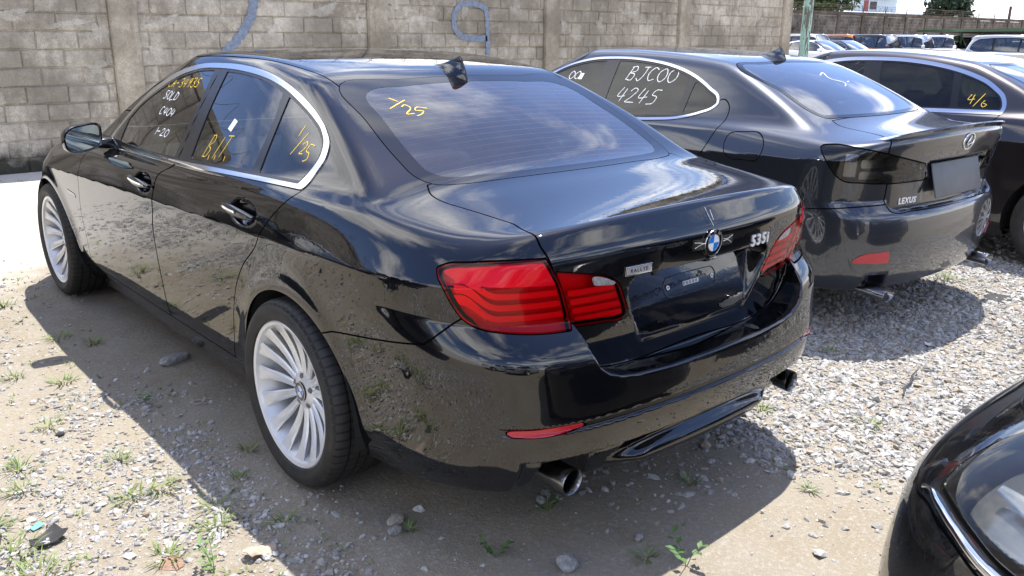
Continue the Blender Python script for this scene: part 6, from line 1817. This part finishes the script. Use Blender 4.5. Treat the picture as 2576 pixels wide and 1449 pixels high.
rng = random.Random(77); gv, gq = [], []
big = [(-1.47, 1.04, .09), (-1.35, .56, .08), (-1.31, .27, .13), (-1.26, -.10, .12), (-1.44, -.16, .10), (-1.03, 1.96, .10), (-1.67, .56, .10), (-1.79, .17, .16), (-1.15, 2.14, .12), (-.94, .34, .06), (.89, -.73, .07), (2.72, -.06, .15), (1.1, -1.1, .06),
       (-.33, -1.11, .06), (.14, -.92, .05), (.43, -1.22, .05), (-1.40, .25, .12), (-.79, -.51, .04), (-1.64, .73, .10), (-1.06, .16, .05), (-1.3, 1.5, .10), (-1.45, 1.7, .08), (-1.75, -.02, .18), (-1.82, .35, .12), (3.6, -.35, .2), (4.1, -.1, .2), (3.9, .4, .25), (1.75, -.55, .07), (-1.08, -.22, .08), (-1.2, .02, .09), (-1.55, 2.3, .12), (-1.25, 2.9, .12)]
for x, y, r in big: tuft(x, y, r, int(12 + 210 * r), .030 + .20 * r, rng, gv, gq)
for _ in range(240):
    x = rng.uniform(-2.1, -.95); y = rng.uniform(-.6, 4.2)
    tuft(x, y, .03, rng.randrange(2, 6), .024, rng, gv, gq)
for _ in range(70):
    x = rng.uniform(-1.2, 4.4); y = rng.uniform(-1.6, .4); tuft(x, y, .03, rng.randrange(2, 6), .024, rng, gv, gq)
for _ in range(60):
    x = rng.uniform(-8., 1.3); y = rng.uniform(7.6, 8.05); tuft(x, y, .08, rng.randrange(6, 16), .07, rng, gv, gq)
gme = np_mesh('grass', np.array(gv), np.array(gq), M['grass'], smooth=True)
tag(link('grass', gme), 'sparse tufts of thin grass growing through dirt and gravel', 'grass', kind='stuff')

def weed(x, y, h, n, label, seed, leaf=.018, tilt=.0):
    rng = random.Random(seed); root = empty('weed_plant', (x, y, float(ground_z(x, y)))); tag(root, label, 'weed')
    m = MB(); lm = MB(); stems = max(2, n // 5)
    for s in range(stems):
        a = rng.uniform(0, 6.28); l = rng.uniform(.3, .8) * h
        tip = (l * math.cos(a), l * math.sin(a), h * rng.uniform(.6, 1.)); m.tube([(0, 0, -.005), (tip[0] * .4, tip[1] * .4, tip[2] * .6), tip], [.0016, .0013, .0008], 5)
        for k in range(5):
            t = .35 + .65 * k / 4; cx, cy, cz = tip[0] * t, tip[1] * t, tip[2] * t; b = a + (k % 2 * 2 - 1) * 1.1 + rng.uniform(-.3, .3)
            d = Vector((math.cos(b), math.sin(b), rng.uniform(.1, .5))).normalized(); sd = d.cross(Vector((0, 0, 1))).normalized() * leaf * .35; L = leaf * rng.uniform(.8, 1.3); c = Vector((cx, cy, cz))
            up = Vector((0, 0, .002))
            lm.add([c, c + d * L * .45 + sd + up, c + d * L, c + d * L * .45 - sd + up, c + d * L * .45 - up], [(0, 4, 1), (4, 2, 1), (0, 3, 4), (4, 3, 2)])
    m.obj('stem', M['weed'], root); lm.obj('leaves', M['weed'], root, smooth=True)
weed(-.372, -.72, .075, 20, 'small bright green clover-like weed below the left exhaust tip', 1, .020)
weed(-.674, -.807, .06, 20, 'small leafy weed in the shade at the bottom centre', 2, .020)
weed(-.27, -1.22, .11, 16, 'upright thin weed at the edge of the shadow by the bottom', 3, .028)
weed(-1.10, 1.02, .06, 16, 'low leafy weed in the shade beside the rear wheel of the black sedan', 4, .022)
weed(-1.36, -.33, .09, 24, 'leafy green weed beside the pale dead leaf', 5, .024)

def rock(x, y, sx, sy, sz, rz, label, seed, mat='rock', name='stone', group=None):
    rng = random.Random(seed); bm = bmesh.new(); bmesh.ops.create_icosphere(bm, subdivisions=2, radius=1)
    pl = [(Vector((rng.gauss(0, 1), rng.gauss(0, 1), rng.gauss(0, 1))).normalized(), rng.uniform(.62, .9)) for _ in range(9)]
    for v in bm.verts:
        for n, d in pl:
            k = v.co.dot(n)
            if k > d: v.co -= n * (k - d)
        v.co.x *= sx; v.co.y *= sy; v.co.z *= sz
        v.co += Vector((rng.uniform(-1, 1), rng.uniform(-1, 1), rng.uniform(-1, 1))) * .02 * min(sx, sy)
    me = bpy.data.meshes.new(name); bm.to_mesh(me); bm.free(); me.materials.append(M[mat])
    o = link(name, me, None, (x, y, float(ground_z(x, y)) + sz * .55), (0, 0, rz)); tag(o, label, 'stone', group); return o
def rock_mat(name, c0, c1):
    t = NT(name); co = t.coord('Object'); n = t.noise(30., 6, .65, co); f = t.noise(150., 4, .6, co)
    c = t.mix(t.ramp(n, [(.35, 0.), (.65, 1.)]), c0, c1); c = t.mix(t.ramp(f, [(.3, .6), (.5, 0.)]), c, tuple(q * .5 for q in c0))
    p = t.principled(Base_Color=c, Roughness=.88); t.l.new(t.bump(t.math('ADD', n, f), .6, .006), p.inputs['Normal']); return t.m
M['rock'] = rock_mat('grey_rock', (.20, .195, .185), (.42, .41, .39))
M['rock_tan'] = rock_mat('tan_rock', (.34, .29, .23), (.50, .45, .38))
M['rock_dark'] = rock_mat('dark_rock', (.03, .03, .032), (.07, .07, .07))
M['rock_red'] = rock_mat('brick_rock', (.26, .15, .10), (.33, .21, .15))
rock(-.815, 1.433, .085, .05, .028, .3, 'flat grey stone lying under the sill of the black sedan', 1)
rock(-.80, -.443, .042, .030, .018, .5, 'tan stone in the shade, above the grey cube-like one', 2, 'rock_tan')
rock(-.834, -.495, .026, .022, .018, .2, 'small angular grey stone touching the tan stone', 3)
rock(-.544, -.985, .040, .036, .026, 1.1, 'large pale grey stone at the bottom centre edge', 4)
rock(-.307, -.64, .022, .018, .018, .4, 'upper stone of the small pile below the left exhaust tip', 5)
rock(-.345, -.655, .026, .018, .014, 1.4, 'left stone of the small pile below the left exhaust tip', 6)
rock(-.285, -.685, .016, .013, .012, 2.0, 'right and smallest stone of the pile below the left exhaust tip', 7)
rock(-.27, -1.03, .020, .017, .016, .8, 'round grey stone in the shade left of the sunlit corner', 8)
rock(1.50, -1.33, .040, .026, .022, .3, 'dark stone on the pale gravel above the black car nose', 9, 'rock_dark')
rock(-1.455, .925, .022, .012, .012, .2, 'small dark lump among pale stones at the left', 10, 'rock_dark')
rock(-1.44, -.20, .045, .045, .004, .0, 'flat reddish brick fragment sunk in the dirt at the bottom left', 11, 'rock_red')
rock(.42, -.78, .030, .024, .020, .6, 'brownish stone just right of the right exhaust tip', 12, 'rock_tan')
# litter
M['scrap'] = simple('black_rubber_scrap', (.025, .025, .027), .7, var=.3, vscale=30)
M['card_blue'] = simple('blue_wrapper', (.16, .42, .52), .4); M['paper'] = simple('white_paper', (.72, .70, .66), .6); M['deadleaf'] = simple('dead_leaf', (.42, .34, .26), .8, var=.2, vscale=40)
def sheet(name, x, y, w, l, mat, label, cat, seed, rz=0., fold=.02, lift=.004, nx=7, ny=5):
    rng = random.Random(seed); v = []; ph = [rng.uniform(0, 6) for _ in range(3)]
    for s in (0, 1):
        for i in range(nx):
            for j in range(ny):
                u, q = i / (nx - 1) - .5, j / (ny - 1) - .5; e = 1 + .12 * math.sin(5 * u + ph[0]) * (abs(q) > .3) + rng.uniform(-.03, .03)
                v.append((u * w * e, q * l * e, lift + fold * (math.sin(4 * u + ph[1]) + .6 * math.sin(6 * q + ph[2]) + 1.2) * .5 + (.002 if s else 0)))
    f = []
    N = nx * ny
    for i in range(nx - 1):
        for j in range(ny - 1):
            a = i * ny + j; f.append((a, a + ny, a + ny + 1, a + 1)); f.append((N + a, N + a + 1, N + a + ny + 1, N + a + ny))
    for i in range(nx - 1):
        for j in (0, ny - 1): a = i * ny + j; f.append((a, a + ny, N + a + ny, N + a))
    for j in range(ny - 1):
        for i in (0, nx - 1): a = i * ny + j; f.append((a, a + 1, N + a + 1, N + a))
    o = MB().add(v, f).obj(name, mat, smooth=True, angle=50); o.location = (x, y, float(ground_z(x, y))); o.rotation_euler = (0, 0, rz); tag(o, label, cat); return o
sheet('rubber_scrap', -1.685, .165, .10, .065, M['scrap'], 'crumpled black scrap lying at the lower left corner', 'scrap', 1, .4, .022)
sheet('wrapper', -1.695, .275, .035, .028, M['card_blue'], 'small pale blue wrapper just above the black scrap', 'wrapper', 2, .3, .006)
sheet('dead_leaf', -1.215, -.325, .10, .055, M['deadleaf'], 'curled pale dead leaf among weeds at the bottom left', 'leaf', 3, .2, .022)
sheet('rubber_mat', 3.40, -.753, .17, .13, M['scrap'], 'flat square of dark rubber on the gravel at the right edge', 'scrap', 4, .3, .006)
sheet('paper_scrap', 2.242, -.839, .05, .035, M['paper'], 'small white paper scrap at the edge of the grey sedan shadow', 'paper', 5, .5, .012)
tw = MB(); tw.tube([(-.16, -.04, .012), (-.08, -.01, .016), (0, .0, .014), (.08, .03, .022), (.17, .045, .02)], [.004, .006, .006, .005, .003], 6)
tag(tw.obj('twig', M['rock_dark'], loc=(1.634, -1.025, 0)), 'thin dark twig lying across the pale gravel', 'twig')
rg_ = MB(); rg_.lathe([(.022 + .0025 * math.cos(a), .0025 * math.sin(a)) for a in np.linspace(0, 2 * math.pi, 7)[:-1]], 20, 2, True); rg_.tube([(.022, 0, 0), (.045, .01, .0), (.062, .008, .0)], .0022, 6)
tag(rg_.obj('ring_clip', M['rock_tan'], loc=(-.918, .886, .002)), 'small pale ring clip on the dirt beside the sill', 'clip')
